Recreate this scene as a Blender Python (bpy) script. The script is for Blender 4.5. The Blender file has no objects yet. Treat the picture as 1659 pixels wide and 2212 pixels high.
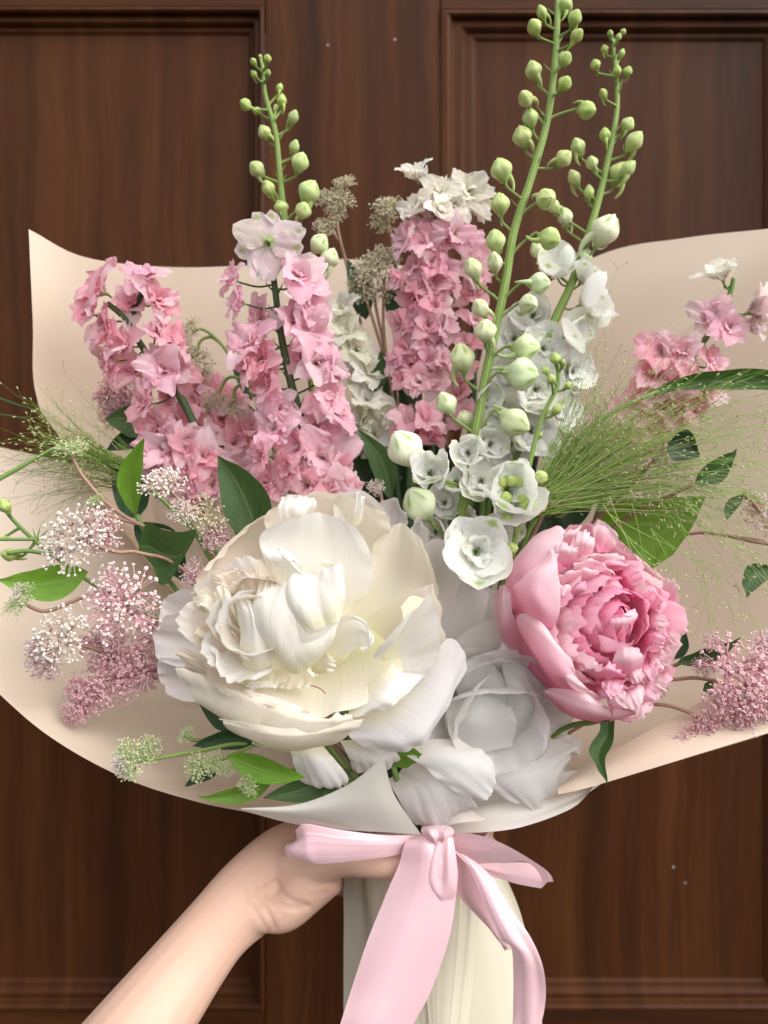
import bpy, math, random
import numpy as np
from mathutils import Vector, Matrix
random.seed(7)
SC = bpy.context.scene
COL = SC.collection
# ---------------------------------------------------------------- camera, sky, sun, exposure
CZ = 1.35
cam_d = bpy.data.cameras.new("camera"); cam = bpy.data.objects.new("camera", cam_d); COL.objects.link(cam)
cam.location = (0, 0, CZ); cam.rotation_euler = (math.pi / 2, 0, 0)
cam_d.sensor_fit = 'HORIZONTAL'; cam_d.angle = 2 * math.atan(0.5)
cam_d.clip_start = 0.02; cam_d.clip_end = 500
cam_d.dof.use_dof = True; cam_d.dof.focus_distance = 0.42; cam_d.dof.aperture_fstop = 8.5
SC.camera = cam
SUN_EL, SUN_AZ = math.radians(46), math.radians(52)      # azimuth measured from straight behind the camera towards the right
W = bpy.data.worlds.new("World"); SC.world = W; W.use_nodes = True
nt = W.node_tree; nt.nodes.clear()
sky = nt.nodes.new('ShaderNodeTexSky'); sky.sky_type = 'NISHITA'; sky.sun_disc = False
sky.sun_elevation = SUN_EL; sky.sun_rotation = math.pi - SUN_AZ
sky.air_density = 1.0; sky.dust_density = 2.5; sky.ozone_density = 1.0
hs = nt.nodes.new('ShaderNodeHueSaturation'); hs.inputs['Saturation'].default_value = 0.18
bg = nt.nodes.new('ShaderNodeBackground'); bg.inputs['Strength'].default_value = 0.15
wo = nt.nodes.new('ShaderNodeOutputWorld')
nt.links.new(sky.outputs[0], hs.inputs['Color']); nt.links.new(hs.outputs[0], bg.inputs['Color']); nt.links.new(bg.outputs[0], wo.inputs[0])
sd = bpy.data.lights.new("sun", 'SUN'); sd.energy = 1.25; sd.angle = math.radians(90); sd.color = (1.0, 0.955, 0.885)
sun = bpy.data.objects.new("sun", sd); COL.objects.link(sun)
sv = Vector((math.sin(SUN_AZ) * math.cos(SUN_EL), -math.cos(SUN_AZ) * math.cos(SUN_EL), math.sin(SUN_EL)))
sun.rotation_euler = sv.to_track_quat('Z', 'Y').to_euler()
SC.view_settings.view_transform = 'Standard'; SC.view_settings.look = 'None'
SC.view_settings.exposure = 1.03; SC.view_settings.gamma = 1
SC.cycles.max_bounces = 10; SC.cycles.transmission_bounces = 6; SC.cycles.diffuse_bounces = 5

# ---------------------------------------------------------------- placing: a point of the photograph (1659 px wide) at a distance d in metres
def P(px, py, d):
    return np.array(((px - 829.5) / 1659 * d, d, CZ - (py - 1106) / 1659 * d))
def PX(r, d): return r * d / 1659

# ---------------------------------------------------------------- scene tree helpers
LOC = {}
def thing(name, label, cat, loc, group=None):
    o = bpy.data.objects.new(name, None); COL.objects.link(o)
    o.empty_display_size = 0.01; o.location = Vector(loc); LOC[o] = Vector(loc)
    o['label'] = label; o['category'] = cat
    if group: o['group'] = group
    return o
def part(name, me, parent, M=None, color=None, kind=None):
    """link a mesh; M is its world matrix (None: the mesh holds world coordinates)"""
    o = bpy.data.objects.new(name, me); COL.objects.link(o); o.parent = parent
    Mw = Matrix.Identity(4) if M is None else M
    o.matrix_basis = Matrix.Translation(-LOC[parent]) @ Mw
    if color: o.color = (*color, 1)
    if kind: o['kind'] = kind
    return o
def sub(name, me, parent, M, color=None):
    o = bpy.data.objects.new(name, me); COL.objects.link(o); o.parent = parent; o.matrix_basis = M
    if color: o.color = (*color, 1)
    return o
def subw(name, me, parent, color=None):
    """sub-part whose mesh holds world coordinates; the part's own mesh holds world coordinates too"""
    return sub(name, me, parent, Matrix.Identity(4), color)

# ---------------------------------------------------------------- mesh helpers
def mesh(name, V, F, mats, uv=None, mi=None, smooth=True):
    me = bpy.data.meshes.new(name)
    me.from_pydata([tuple(map(float, v)) for v in V], [], F)
    for m in (mats if isinstance(mats, (list, tuple)) else [mats]): me.materials.append(m)
    if smooth: me.polygons.foreach_set('use_smooth', [True] * len(me.polygons))
    if mi is not None: me.polygons.foreach_set('material_index', mi)
    if uv is not None:
        ul = me.uv_layers.new(name='UVMap'); idx = np.empty(len(me.loops), dtype=np.int32)
        me.loops.foreach_get('vertex_index', idx)
        ul.data.foreach_set('uv', np.asarray(uv, dtype=np.float32)[idx].ravel())
    me.update(); return me
def grid_faces(nu, nv, wrap=False):
    F = []
    for i in range(nu - 1):
        for j in range(nv if wrap else nv - 1):
            k = (j + 1) % nv
            F.append((i * nv + j, i * nv + k, (i + 1) * nv + k, (i + 1) * nv + j))
    return F
def grid_mesh(name, G, mat):
    nu, nv = G.shape[:2]
    uu, vv = np.meshgrid(np.linspace(0, 1, nu), np.linspace(0, 1, nv), indexing='ij')
    return mesh(name, G.reshape(-1, 3), grid_faces(nu, nv), mat, np.stack([vv.ravel(), uu.ravel()], 1))
def cr1(A, n):
    """Catmull-Rom along axis 0"""
    A = np.asarray(A, float); m = len(A)
    if m == 1: return np.repeat(A, n, 0)
    if m == 2:
        t = np.linspace(0, 1, n).reshape((-1,) + (1,) * (A.ndim - 1)); return A[0] * (1 - t) + A[1] * t
    E = np.concatenate([[2 * A[0] - A[1]], A, [2 * A[-1] - A[-2]]], 0)
    t = np.linspace(0, m - 1, n); i = np.minimum(t.astype(int), m - 2); f = (t - i).reshape((-1,) + (1,) * (A.ndim - 1))
    p0, p1, p2, p3 = E[i], E[i + 1], E[i + 2], E[i + 3]
    return 0.5 * (2 * p1 + (p2 - p0) * f + (2 * p0 - 5 * p1 + 4 * p2 - p3) * f ** 2 + (3 * p1 - p0 - 3 * p2 + p3) * f ** 3)
def cr2(C, nu, nv):
    A = cr1(C, nu); return np.swapaxes(cr1(np.swapaxes(A, 0, 1), nv), 0, 1)
def normals(G):
    du = np.gradient(G, axis=0); dv = np.gradient(G, axis=1); n = np.cross(du, dv)
    return n / (np.linalg.norm(n, axis=2, keepdims=True) + 1e-12)
def wob(x, rng, n=4, f0=2.0, f1=9.0):
    r = np.zeros_like(x)
    for k in range(n):
        f = rng.uniform(f0, f1); r = r + np.sin(x * f + rng.uniform(0, 6.28)) / (0.6 + f * 0.15)
    return r / n
def patch(rows, mp=None, nu=14, nv=12, ruf=0.0, edge=0.0, crump=0.0, bulge=0.0, seed=0, tip=0.0, notch=0.0, wave=0.0, fold=0.0, fine=0.0):
    """a curved sheet through control rows (base to tip) of photo points; ruf = waviness near the tip, edge = waviness along the sides, crump = creases"""
    mp = mp or (lambda x, y: (x, y))
    C = np.array([[P(*mp(p[0], p[1]), p[2]) for p in r] for r in rows])
    rng = np.random.default_rng(seed + 11)
    if tip or notch:                                          # rounded, finely notched outline at the tip
        H = cr2(C, nu * 4, nv); vs = np.linspace(-1, 1, nv); nz = wob(vs * 3.0, rng, 5, 2, 16); nz = nz - nz.max()
        ue = np.linspace(0, 1, nu)[:, None] * (1 - tip * np.abs(vs) ** 2.6 + notch * nz)[None, :] * (nu * 4 - 1)
        i0 = np.clip(ue.astype(int), 0, nu * 4 - 2); f = (ue - i0)[..., None]; jj = np.arange(nv)[None, :].repeat(nu, 0)
        G = H[i0, jj] * (1 - f) + H[i0 + 1, jj] * f
    else: G = cr2(C, nu, nv)
    N = normals(G)
    if np.mean(N[..., 1]) > 0: N = -N                        # normals towards the viewer
    uu, vv = np.meshgrid(np.linspace(0, 1, nu), np.linspace(-1, 1, nv), indexing='ij')
    D = np.zeros_like(uu)
    if bulge: D += bulge * np.sin(np.pi * uu) * (1 - vv ** 2)
    if wave:
        for k in range(5): D += wave * .45 * np.sin(uu * rng.uniform(-5, 5) + vv * rng.uniform(-5, 5) + rng.uniform(0, 6.28)) * uu
    if fine: D += fine * uu ** 1.5 * wob(vv * 10 + uu * 1.2, rng, 6, 1.5, 8)
    if fold:
        for k in range(9):
            c = rng.uniform(-.95, .95); s_ = rng.uniform(.02, .09); D += fold * rng.uniform(-1, 1) * np.exp(-np.abs(vv - c - .12 * rng.uniform(-1, 1) * uu) / s_) * np.sin(np.pi * np.clip(uu, 0, 1)) ** .7
    if ruf: D += ruf * uu ** 3 * wob(vv * 2.2, rng, 4, 2, 9)
    if edge: D += edge * np.abs(vv) ** 3 * wob(uu * 5 + (vv > 0) * 9, rng, 4, 1.5, 6)
    if crump:
        for k in range(5):
            a = rng.uniform(0, 6.28); D += crump * np.abs(np.sin((uu * math.cos(a) * 3 + vv * math.sin(a) * 1.6) * rng.uniform(1, 2.4) + rng.uniform(0, 6))) * 0.4
    return G + N * D[..., None]
def petal_grid(L, Wd, a0, a1, cup=0.3, nu=9, nv=9, ruf=0.05, notch=0.05, r0=0.0, tip=0.35, basew=0.25, pw=1.0, seed=0, spike=0.0):
    """petal in a flower frame: Z the flower axis, X outwards; a0/a1 = angle from the axis at base and tip"""
    rng = np.random.default_rng(seed)
    uu, vv = np.meshgrid(np.linspace(0, 1, nu), np.linspace(-1, 1, nv), indexing='ij')
    nz = wob(vv * 3, rng, 5, 2, 10)
    ue = uu * (1 - tip * np.abs(vv) ** 2.6 + notch * nz + spike * (1 - np.abs(vv)) ** 2)
    t = np.linspace(0, 1.5, 120); a = a0 + (a1 - a0) * t ** pw
    r = np.concatenate([[0], np.cumsum(np.sin(a[:-1]) * L * (t[1] - t[0]))]); z = np.concatenate([[0], np.cumsum(np.cos(a[:-1]) * L * (t[1] - t[0]))])
    R = np.interp(ue, t, r) + r0; Z = np.interp(ue, t, z); A = np.interp(ue, t, a)
    w = Wd * 0.5 * (basew + (1 - basew) * np.sin(np.clip(uu * 1.12, 0, 1) * math.pi * 0.58) ** 1.1)
    lat = w * vv
    off = cup * w * vv ** 2 + ruf * L * (uu ** 1.6) * (wob(vv * 2.6 + uu * 0.8, rng, 4, 1.5, 7)) + ruf * 0.5 * L * np.abs(vv) ** 2 * wob(uu * 5 + (vv > 0) * 4, rng, 3, 1, 5)
    return np.stack([R - np.cos(A) * off, lat, Z + np.sin(A) * off], 2)
def tube_arrays(pts, rad, sides=8, n=None, caps=True):
    pts = np.asarray(pts, float); n = n or max(4, 5 * (len(pts) - 1) + 1)
    C = cr1(pts, n); R = cr1(np.asarray(rad, float).reshape(-1, 1), n)[:, 0] if not np.isscalar(rad) else np.full(n, rad)
    T = np.gradient(C, axis=0); T /= np.linalg.norm(T, axis=1, keepdims=True) + 1e-12
    ref = np.array((0.13, 1.0, 0.21)); V = []
    for i in range(n):
        a = np.cross(T[i], ref); a /= np.linalg.norm(a) + 1e-12; b = np.cross(T[i], a)
        for s in range(sides):
            q = 2 * math.pi * s / sides; V.append(C[i] + R[i] * (math.cos(q) * a + math.sin(q) * b))
    F = grid_faces(n, sides, True)
    if caps: F.append(tuple(range(sides))[::-1]); F.append(tuple(range((n - 1) * sides, n * sides)))
    uv = [(s / sides, i / (n - 1)) for i in range(n) for s in range(sides)]
    return V, F, uv
class MB:
    def __init__(s): s.V = []; s.F = []; s.U = []; s.M = []
    def add(s, V, F, uv=None, mi=0):
        b = len(s.V); s.V.extend(list(V)); s.F.extend([tuple(i + b for i in f) for f in F])
        s.U.extend(list(uv) if uv is not None else [(0.5, 0.5)] * len(V)); s.M.extend([mi] * len(F))
    def tube(s, pts, rad, sides=8, n=None, mi=0): s.add(*tube_arrays(pts, rad, sides, n), mi=mi)
    def mesh(s, name, mats, smooth=True): return mesh(name, s.V, s.F, mats, s.U, s.M, smooth)
def frame(axis, spin=0.0):
    """rotation whose Z is axis"""
    z = Vector(axis).normalized(); q = z.to_track_quat('Z', 'Y'); return q.to_matrix().to_4x4() @ Matrix.Rotation(spin, 4, 'Z')
def MX(loc, axis, scale=1.0, spin=0.0):
    return Matrix.Translation(Vector(loc)) @ frame(axis, spin) @ Matrix.Scale(scale, 4)
def ico(sub_=1):
    t = (1 + 5 ** .5) / 2
    V = [np.array(v, float) / math.sqrt(1 + t * t) for v in [(-1, t, 0), (1, t, 0), (-1, -t, 0), (1, -t, 0), (0, -1, t), (0, 1, t), (0, -1, -t), (0, 1, -t), (t, 0, -1), (t, 0, 1), (-t, 0, -1), (-t, 0, 1)]]
    F = [(0, 11, 5), (0, 5, 1), (0, 1, 7), (0, 7, 10), (0, 10, 11), (1, 5, 9), (5, 11, 4), (11, 10, 2), (10, 7, 6), (7, 1, 8), (3, 9, 4), (3, 4, 2), (3, 2, 6), (3, 6, 8), (3, 8, 9), (4, 9, 5), (2, 4, 11), (6, 2, 10), (8, 6, 7), (9, 8, 1)]
    for _ in range(sub_):
        c = {}; F2 = []
        def mid(a, b):
            k = (min(a, b), max(a, b))
            if k not in c: m = V[a] + V[b]; V.append(m / np.linalg.norm(m)); c[k] = len(V) - 1
            return c[k]
        for a, b, d in F:
            x, y, z = mid(a, b), mid(b, d), mid(d, a); F2 += [(a, x, z), (b, y, x), (d, z, y), (x, y, z)]
        F = F2
    return np.array(V), F
ICO0, ICO1 = ico(0), ico(1)

# ---------------------------------------------------------------- materials
class NB:
    def __init__(s, name):
        s.m = bpy.data.materials.new(name); s.m.use_nodes = True; s.t = s.m.node_tree; s.t.nodes.clear()
        s.out = s.n('ShaderNodeOutputMaterial')
    def n(s, ty, **kw):
        x = s.t.nodes.new(ty)
        for k, v in kw.items(): setattr(x, k, v)
        return x
    def l(s, a, b): s.t.links.new(a, b)
    def mix(s, fac, a, b, mode='MIX'):
        x = s.n('ShaderNodeMix', data_type='RGBA', blend_type=mode)
        for sock, v in ((x.inputs[0], fac), (x.inputs[6], a), (x.inputs[7], b)):
            if hasattr(v, 'links') or hasattr(v, 'is_linked'): s.l(v, sock)
            elif isinstance(v, (int, float)): sock.default_value = v
            else: sock.default_value = (*v, 1)
        return x.outputs[2]
    def mth(s, op, a, b=0.0):
        x = s.n('ShaderNodeMath', operation=op)
        for sock, v in ((x.inputs[0], a), (x.inputs[1], b)):
            if hasattr(v, 'is_linked'): s.l(v, sock)
            else: sock.default_value = v
        return x.outputs[0]
    def ramp(s, fac, stops):
        x = s.n('ShaderNodeValToRGB'); e = x.color_ramp.elements
        while len(e) < len(stops): e.new(0.5)
        for k, (p, c) in enumerate(stops):
            e[k].position = p; e[k].color = (*c, 1) if not isinstance(c, (int, float)) else (c, c, c, 1)
        s.l(fac, x.inputs[0]); return x.outputs[0]
    def uv(s):
        x = s.n('ShaderNodeUVMap'); y = s.n('ShaderNodeSeparateXYZ'); s.l(x.outputs[0], y.inputs[0]); return x.outputs[0], y.outputs[0], y.outputs[1]
    def noise(s, vec, scale, detail=3, rough=0.5, sc=None):
        if sc:
            mp = s.n('ShaderNodeMapping'); mp.inputs['Scale'].default_value = sc; s.l(vec, mp.inputs[0]); vec = mp.outputs[0]
        x = s.n('ShaderNodeTexNoise'); x.inputs['Scale'].default_value = scale; x.inputs['Detail'].default_value = detail; x.inputs['Roughness'].default_value = rough
        s.l(vec, x.inputs['Vector']); return x.outputs[0]
    def bump(s, h, strength, dist):
        x = s.n('ShaderNodeBump'); x.inputs['Strength'].default_value = strength; x.inputs['Distance'].default_value = dist; s.l(h, x.inputs['Height']); return x.outputs[0]
    def finish(s, col, rough=0.5, trans=0.0, tcol=None, bump=None, spec=0.4, sheen=0.0, sss=0.0, coat=0.0):
        b = s.n('ShaderNodeBsdfPrincipled')
        if hasattr(col, 'is_linked'): s.l(col, b.inputs['Base Color'])
        else: b.inputs['Base Color'].default_value = (*col, 1)
        if hasattr(rough, 'is_linked'): s.l(rough, b.inputs['Roughness'])
        else: b.inputs['Roughness'].default_value = rough
        b.inputs['Specular IOR Level'].default_value = spec
        if sheen: b.inputs['Sheen Weight'].default_value = sheen
        if coat: b.inputs['Coat Weight'].default_value = coat; b.inputs['Coat Roughness'].default_value = 0.25
        if sss:
            b.inputs['Subsurface Weight'].default_value = sss; b.inputs['Subsurface Radius'].default_value = (1.0, 0.35, 0.2); b.inputs['Subsurface Scale'].default_value = 0.004
        if bump: s.l(bump, b.inputs['Normal'])
        o = b.outputs[0]
        if trans:
            t = s.n('ShaderNodeBsdfTranslucent'); tc = tcol if tcol is not None else col
            if hasattr(tc, 'is_linked'): s.l(tc, t.inputs['Color'])
            else: t.inputs['Color'].default_value = (*tc, 1)
            if bump: s.l(bump, t.inputs['Normal'])
            m = s.n('ShaderNodeMixShader'); m.inputs[0].default_value = trans; s.l(o, m.inputs[1]); s.l(t.outputs[0], m.inputs[2]); o = m.outputs[0]
        s.l(o, s.out.inputs[0]); return s.m
def petal_mat(name, base, basepos=0.35, trans=0.35, rough=0.55, vein=0.25, edge=None, spot=None, bumpd=0.0006, satv=0.1):
    """petal whose own colour is the object colour; base = colour near the claw; spot = green mark near the tip"""
    b = NB(name); uvv, U, V = b.uv(); oi = b.n('ShaderNodeObjectInfo'); col = oi.outputs['Color']
    f = b.ramp(V, [(0.0, 1.0), (basepos, 0.0)])
    rnd = b.mth('MULTIPLY_ADD', oi.outputs['Random'], 0.16); b.t.nodes[-1].inputs[2].default_value = 0.90
    cc = b.n('ShaderNodeCombineColor'); [b.l(rnd, cc.inputs[k]) for k in range(3)]
    col = b.mix(1.0, col, cc.outputs[0], 'MULTIPLY')
    # veins running from claw to tip
    ad = b.n('ShaderNodeVectorMath', operation='ADD'); b.l(uvv, ad.inputs[0])
    cx = b.n('ShaderNodeCombineXYZ'); b.l(b.mth('MULTIPLY', oi.outputs['Random'], 37.0), cx.inputs[0]); b.l(cx.outputs[0], ad.inputs[1])
    vn = b.noise(ad.outputs[0], 1.0, 3, 0.6, (26, 1.6, 1)); bl = b.noise(ad.outputs[0], 3.0, 3, 0.5)
    vein_f = b.mth('MULTIPLY', b.ramp(vn, [(0.45, 0.0), (0.75, 1.0)]), vein)
    col = b.mix(vein_f, col, b.mix(0.55, col, base), 'MIX')
    col = b.mix(f, col, base)
    if edge: col = b.mix(b.ramp(V, [(0.7, 0.0), (1.0, 0.75)]), col, edge)
    if spot:
        du = b.mth('ABSOLUTE', b.mth('SUBTRACT', U, 0.5)); dv = b.mth('ABSOLUTE', b.mth('SUBTRACT', V, 0.82))
        q = b.mth('ADD', b.mth('MULTIPLY', du, 3.2), b.mth('MULTIPLY', dv, 4.0)); q = b.mth('ADD', q, b.mth('MULTIPLY', bl, 0.5)); q = b.mth('ADD', q, b.mth('MULTIPLY', oi.outputs['Random'], 0.5))
        col = b.mix(b.ramp(q, [(0.5, 0.85), (0.95, 0.0)]), col, spot)
    h = b.mth('ADD', b.mth('MULTIPLY', vn, 1.0), b.mth('MULTIPLY', bl, 1.2))
    return b.finish(col, rough, trans, None, b.bump(h, 0.5, bumpd), 0.2, sheen=0.08)
def plain(name, col, rough=0.5, trans=0.0, spec=0.4, var=0.25, scale=300, bump=0.0003):
    b = NB(name); tc = b.n('ShaderNodeTexCoord'); nz = b.noise(tc.outputs['Object'], scale, 3)
    c = b.mix(b.mth('MULTIPLY', nz, var * 2), col, tuple(x * 0.55 for x in col))
    return b.finish(c, rough, trans, None, b.bump(nz, 0.3, bump), spec)
def leaf_mat(name, col, vein, rough=0.45, trans=0.2):
    b = NB(name); uvv, U, V = b.uv(); oi = b.n('ShaderNodeObjectInfo')
    d = b.mth('ABSOLUTE', b.mth('SUBTRACT', U, 0.5))
    mid = b.ramp(d, [(0.012, 1.0), (0.04, 0.0)])
    s = b.mth('SINE', b.mth('MULTIPLY', b.mth('SUBTRACT', V, b.mth('MULTIPLY', d, 0.7)), 62.0)); side = b.ramp(s, [(0.93, 0.0), (1.0, 0.55)])
    nz = b.noise(uvv, 9, 4); col2 = b.mix(nz, tuple(x * 0.6 for x in col), tuple(min(1, x * 1.35) for x in col))
    c = b.mix(b.mth('MULTIPLY', b.mth('MAXIMUM', mid, side), 0.55), col2, vein)
    cc = b.n('ShaderNodeCombineColor'); r = b.mth('MULTIPLY_ADD', oi.outputs['Random'], 0.35); b.t.nodes[-1].inputs[2].default_value = 0.8; [b.l(r, cc.inputs[k]) for k in range(3)]
    c = b.mix(1.0, c, cc.outputs[0], 'MULTIPLY')
    return b.finish(c, rough, trans, (col[0] * 1.6, col[1] * 1.7, col[2] * 0.9), b.bump(b.mth('ADD', nz, b.mth('MULTIPLY', b.mth('MAXIMUM', mid, side), -0.6)), 0.5, 0.0006), 0.35)
def ridged(name, col):
    b = NB(name); uvv, U, V = b.uv(); n = b.noise(uvv, 1.0, 3, .6, (9, 3, 1)); s = b.mth('SINE', b.mth('MULTIPLY', U, 62.8)); f = b.mth('MULTIPLY_ADD', s, 0.25); b.t.nodes[-1].inputs[2].default_value = 0.3
    c = b.mix(b.mth('ADD', f, b.mth('MULTIPLY', n, 0.45)), tuple(x * 1.25 for x in col), tuple(x * 0.6 for x in col))
    return b.finish(c, 0.5, 0, None, b.bump(b.mth('ADD', s, n), 0.4, 0.0004), 0.3, sheen=0.15)
M = {}
M['peony_white'] = petal_mat('white_peony_petal', (0.86, 0.82, 0.60), 0.42, 0.45, 0.6, 0.10, bumpd=0.0005)
M['peony_heart'] = petal_mat('heart_peony_petal', (0.92, 0.84, 0.72), 0.4, 0.58, 0.6, 0.08, bumpd=0.0003)
M['peony_cool'] = petal_mat('cool_white_peony_petal', (0.88, 0.84, 0.80), 0.4, 0.52, 0.6, 0.10, bumpd=0.0005)
M['peony_floor'] = petal_mat('greenish_white_peony_petal', (0.80, 0.80, 0.48), 0.8, 0.40, 0.48, 0.10, bumpd=0.0006)
M['peony_pink'] = petal_mat('pink_peony_petal', (0.88, 0.27, 0.44), 0.6, 0.50, 0.6, 0.22, bumpd=0.0004)
M['larkspur'] = petal_mat('larkspur_petal', (0.92, 0.70, 0.69), 0.25, 0.56, 0.6, 0.35, bumpd=0.0005)
M['delph'] = petal_mat('delphinium_petal', (0.55, 0.66, 0.28), 0.25, 0.45, 0.5, 0.10, spot=(0.36, 0.50, 0.10))
M['stem'] = plain('green_stem', (0.15, 0.26, 0.06), 0.5, 0, 0.35, 0.3, 260)
M['stem_light'] = ridged('light_green_stem', (0.22, 0.32, 0.07))
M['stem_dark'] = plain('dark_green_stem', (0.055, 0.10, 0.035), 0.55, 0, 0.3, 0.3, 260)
M['stem_brown'] = plain('pinkish_brown_stem', (0.36, 0.22, 0.16), 0.55, 0, 0.3, 0.3, 260)
M['leaf'] = leaf_mat('leaf', (0.050, 0.105, 0.030), (0.16, 0.22, 0.10))
M['leaf_light'] = leaf_mat('light_leaf', (0.14, 0.28, 0.030), (0.25, 0.38, 0.10), 0.45, 0.3)
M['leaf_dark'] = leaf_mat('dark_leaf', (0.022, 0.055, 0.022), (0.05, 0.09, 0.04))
M['stamen'] = plain('stamen', (0.42, 0.34, 0.13), 0.6, 0, 0.3, 0.5, 900)
M['stamen_green'] = plain('green_stamen', (0.15, 0.22, 0.06), 0.6, 0, 0.3, 0.5, 900)
def bud_mat():
    b = NB('delphinium_bud'); uvv, U, V = b.uv(); oi = b.n('ShaderNodeObjectInfo'); col = oi.outputs['Color']
    g = (0.26, 0.40, 0.06)
    lobe = b.mth('MULTIPLY_ADD', b.mth('COSINE', b.mth('MULTIPLY', U, 2 * math.pi * 5)), 0.5); b.t.nodes[-1].inputs[2].default_value = 0.5
    tipg = b.mth('MULTIPLY', b.ramp(V, [(0.60, 0.0), (0.74, 1.0), (0.86, 0.8), (0.94, 0.1)]), b.ramp(lobe, [(0.55, 0.0), (0.95, 1.0)]))
    nz = b.noise(uvv, 4, 3, 0.5, (6, 1, 1)); c = b.mix(b.mth('MULTIPLY', nz, 0.35), col, (0.42, 0.55, 0.16))
    c = b.mix(b.ramp(V, [(0.0, 0.9), (0.35, 0.0)]), c, g); c = b.mix(b.mth('MULTIPLY', tipg, 0.9), c, g)
    return b.finish(c, 0.45, 0.12, None, b.bump(nz, 0.4, 0.0005), 0.4, sheen=0.15)
M['bud'] = bud_mat()
# ================================================================ the door
def wood(name, horiz=False):
    b = NB(name); tc = b.n('ShaderNodeTexCoord'); v = tc.outputs['Object']
    sc = (1.2, 1, 26) if horiz else (26, 1, 1.2)
    dn = b.noise(v, 6.0, 2, .5); dv = b.n('ShaderNodeVectorMath', operation='SCALE'); b.l(dn, dv.inputs[0]); dv.inputs['Scale'].default_value = 0.035; av = b.n('ShaderNodeVectorMath', operation='ADD'); b.l(v, av.inputs[0]); b.l(dv.outputs[0], av.inputs[1]); v = av.outputs[0]
    n1 = b.noise(v, 1.0, 6, 0.66, sc); sc2 = (3, 3, 140) if horiz else (140, 3, 3); n2 = b.noise(v, 1.5, 4, 0.6, sc2)
    n3 = b.noise(v, 5.0, 3, 0.5)
    c = b.ramp(n1, [(0.31, (0.022, 0.0066, 0.0023)), (0.5, (0.056, 0.0170, 0.0047)), (0.69, (0.096, 0.0325, 0.0085))])
    c = b.mix(b.ramp(n2, [(0.5, 0.0), (0.75, 0.38)]), c, (0.022, 0.0085, 0.0045)); c = b.mix(b.mth('MULTIPLY', n3, 0.4), c, (0.05, 0.02, 0.009))
    rg = b.mth('MULTIPLY_ADD', n3, 0.2); b.t.nodes[-1].inputs[2].default_value = 0.40
    return b.finish(c, rg, 0, None, b.bump(n2, 0.25, 0.0006), 0.10)
MW, MWH = wood('dark_stained_wood'), wood('dark_stained_wood_across', True)
DD = 0.74
def dx(px): return (px - 829.5) / 1659 * DD
def dz(py): return CZ - (py - 1106) / 1659 * DD
door = thing('panelled_door', 'dark brown stained wooden door with recessed panels behind the bouquet', 'door', (0, DD, dz(3600)))
def box(x0, x1, z0, z1, y0, y1, bev=0.0015):
    # front face bevelled towards the viewer
    V = [(x0, y1, z0), (x1, y1, z0), (x1, y1, z1), (x0, y1, z1), (x0, y0 + bev, z0), (x1, y0 + bev, z0), (x1, y0 + bev, z1), (x0, y0 + bev, z1),
         (x0 + bev, y0, z0 + bev), (x1 - bev, y0, z0 + bev), (x1 - bev, y0, z1 - bev), (x0 + bev, y0, z1 - bev)]
    F = [(3, 2, 1, 0), (0, 1, 5, 4), (1, 2, 6, 5), (2, 3, 7, 6), (3, 0, 4, 7), (4, 5, 9, 8), (5, 6, 10, 9), (6, 7, 11, 10), (7, 4, 8, 11), (8, 9, 10, 11)]
    return V, F
def dbox(name, p0, p1, q0, q1, y0, y1, m):
    return part(name, mesh(name, *box(dx(p0), dx(p1), dz(q1), dz(q0), DD + y0, DD + y1), m, smooth=False), door)
FR, BK = 0.0, 0.040                                          # front of stiles, back of the leaf
dbox('stile', 572, 950, -900, 3600, FR, BK, MW); dbox('stile', 1694, 2070, -900, 3600, FR, BK, MW); dbox('stile', -600, -250, -900, 3600, FR, BK, MW); dbox('stile', -1800, -1400, -900, 3600, FR, BK, MW); dbox('stile', 2800, 3200, -900, 3600, FR, BK, MW)
for (a, b_, sx, off) in ((-250, 572, .60, 16), (950, 1694, 1.25, 22), (-1400, -600, .60, 16), (2070, 2800, .60, 16)):
    dbox('rail', a + 0.6, b_ - 0.6, -330, off, FR, BK, MWH); dbox('rail', a + 0.6, b_ - 0.6, 2184, 2560, FR, BK, MWH)
    for (t0, t1) in ((off, 2184), (2560, 3600), (-900, -330)):
        dbox('panel', a + 12, b_ - 12, t0 + 12, t1 - 12, 0.0125, 0.026, MW)
        # moulding: mitred profile run round the opening
        prof = [(0, 0.001), (3, -0.002), (12, -0.003), (18, -0.001), (22, 0.004), (25, 0.0045), (38, 0.004), (45, 0.007), (49, 0.0095), (57, 0.0098), (64, 0.0115), (66, 0.0128)]
        V = []; n = len(prof); rx = .55 if sx > 1 else 1.0
        for (ins, y) in prof:
            for (x, z) in ((a + ins * sx, t0 + ins * .78), (b_ - ins * .5, t0 + ins * .78), (b_ - ins * .5, t1 - ins * .85), (a + ins * sx, t1 - ins * .85)): V.append((dx(x), DD + y, dz(z)))
            if sx < 1: V[-4:] = [(dx(a + ins * .6), DD + y, dz(t0 + ins * .66)), (dx(b_ - ins * .6), DD + y, dz(t0 + ins * .66)), (dx(b_ - ins * .6), DD + y, dz(t1 - ins * .85)), (dx(a + ins * .6), DD + y, dz(t1 - ins * .85))]
        F = []
        for i in range(n - 1):
            for j in range(4): F.append((i * 4 + j, (i + 1) * 4 + j, (i + 1) * 4 + (j + 1) % 4, i * 4 + (j + 1) % 4))
        part('moulding', mesh('moulding', V, F, MW, smooth=False), door)
MF = plain('pale_speck', (0.45, 0.40, 0.36), 0.7)
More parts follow.
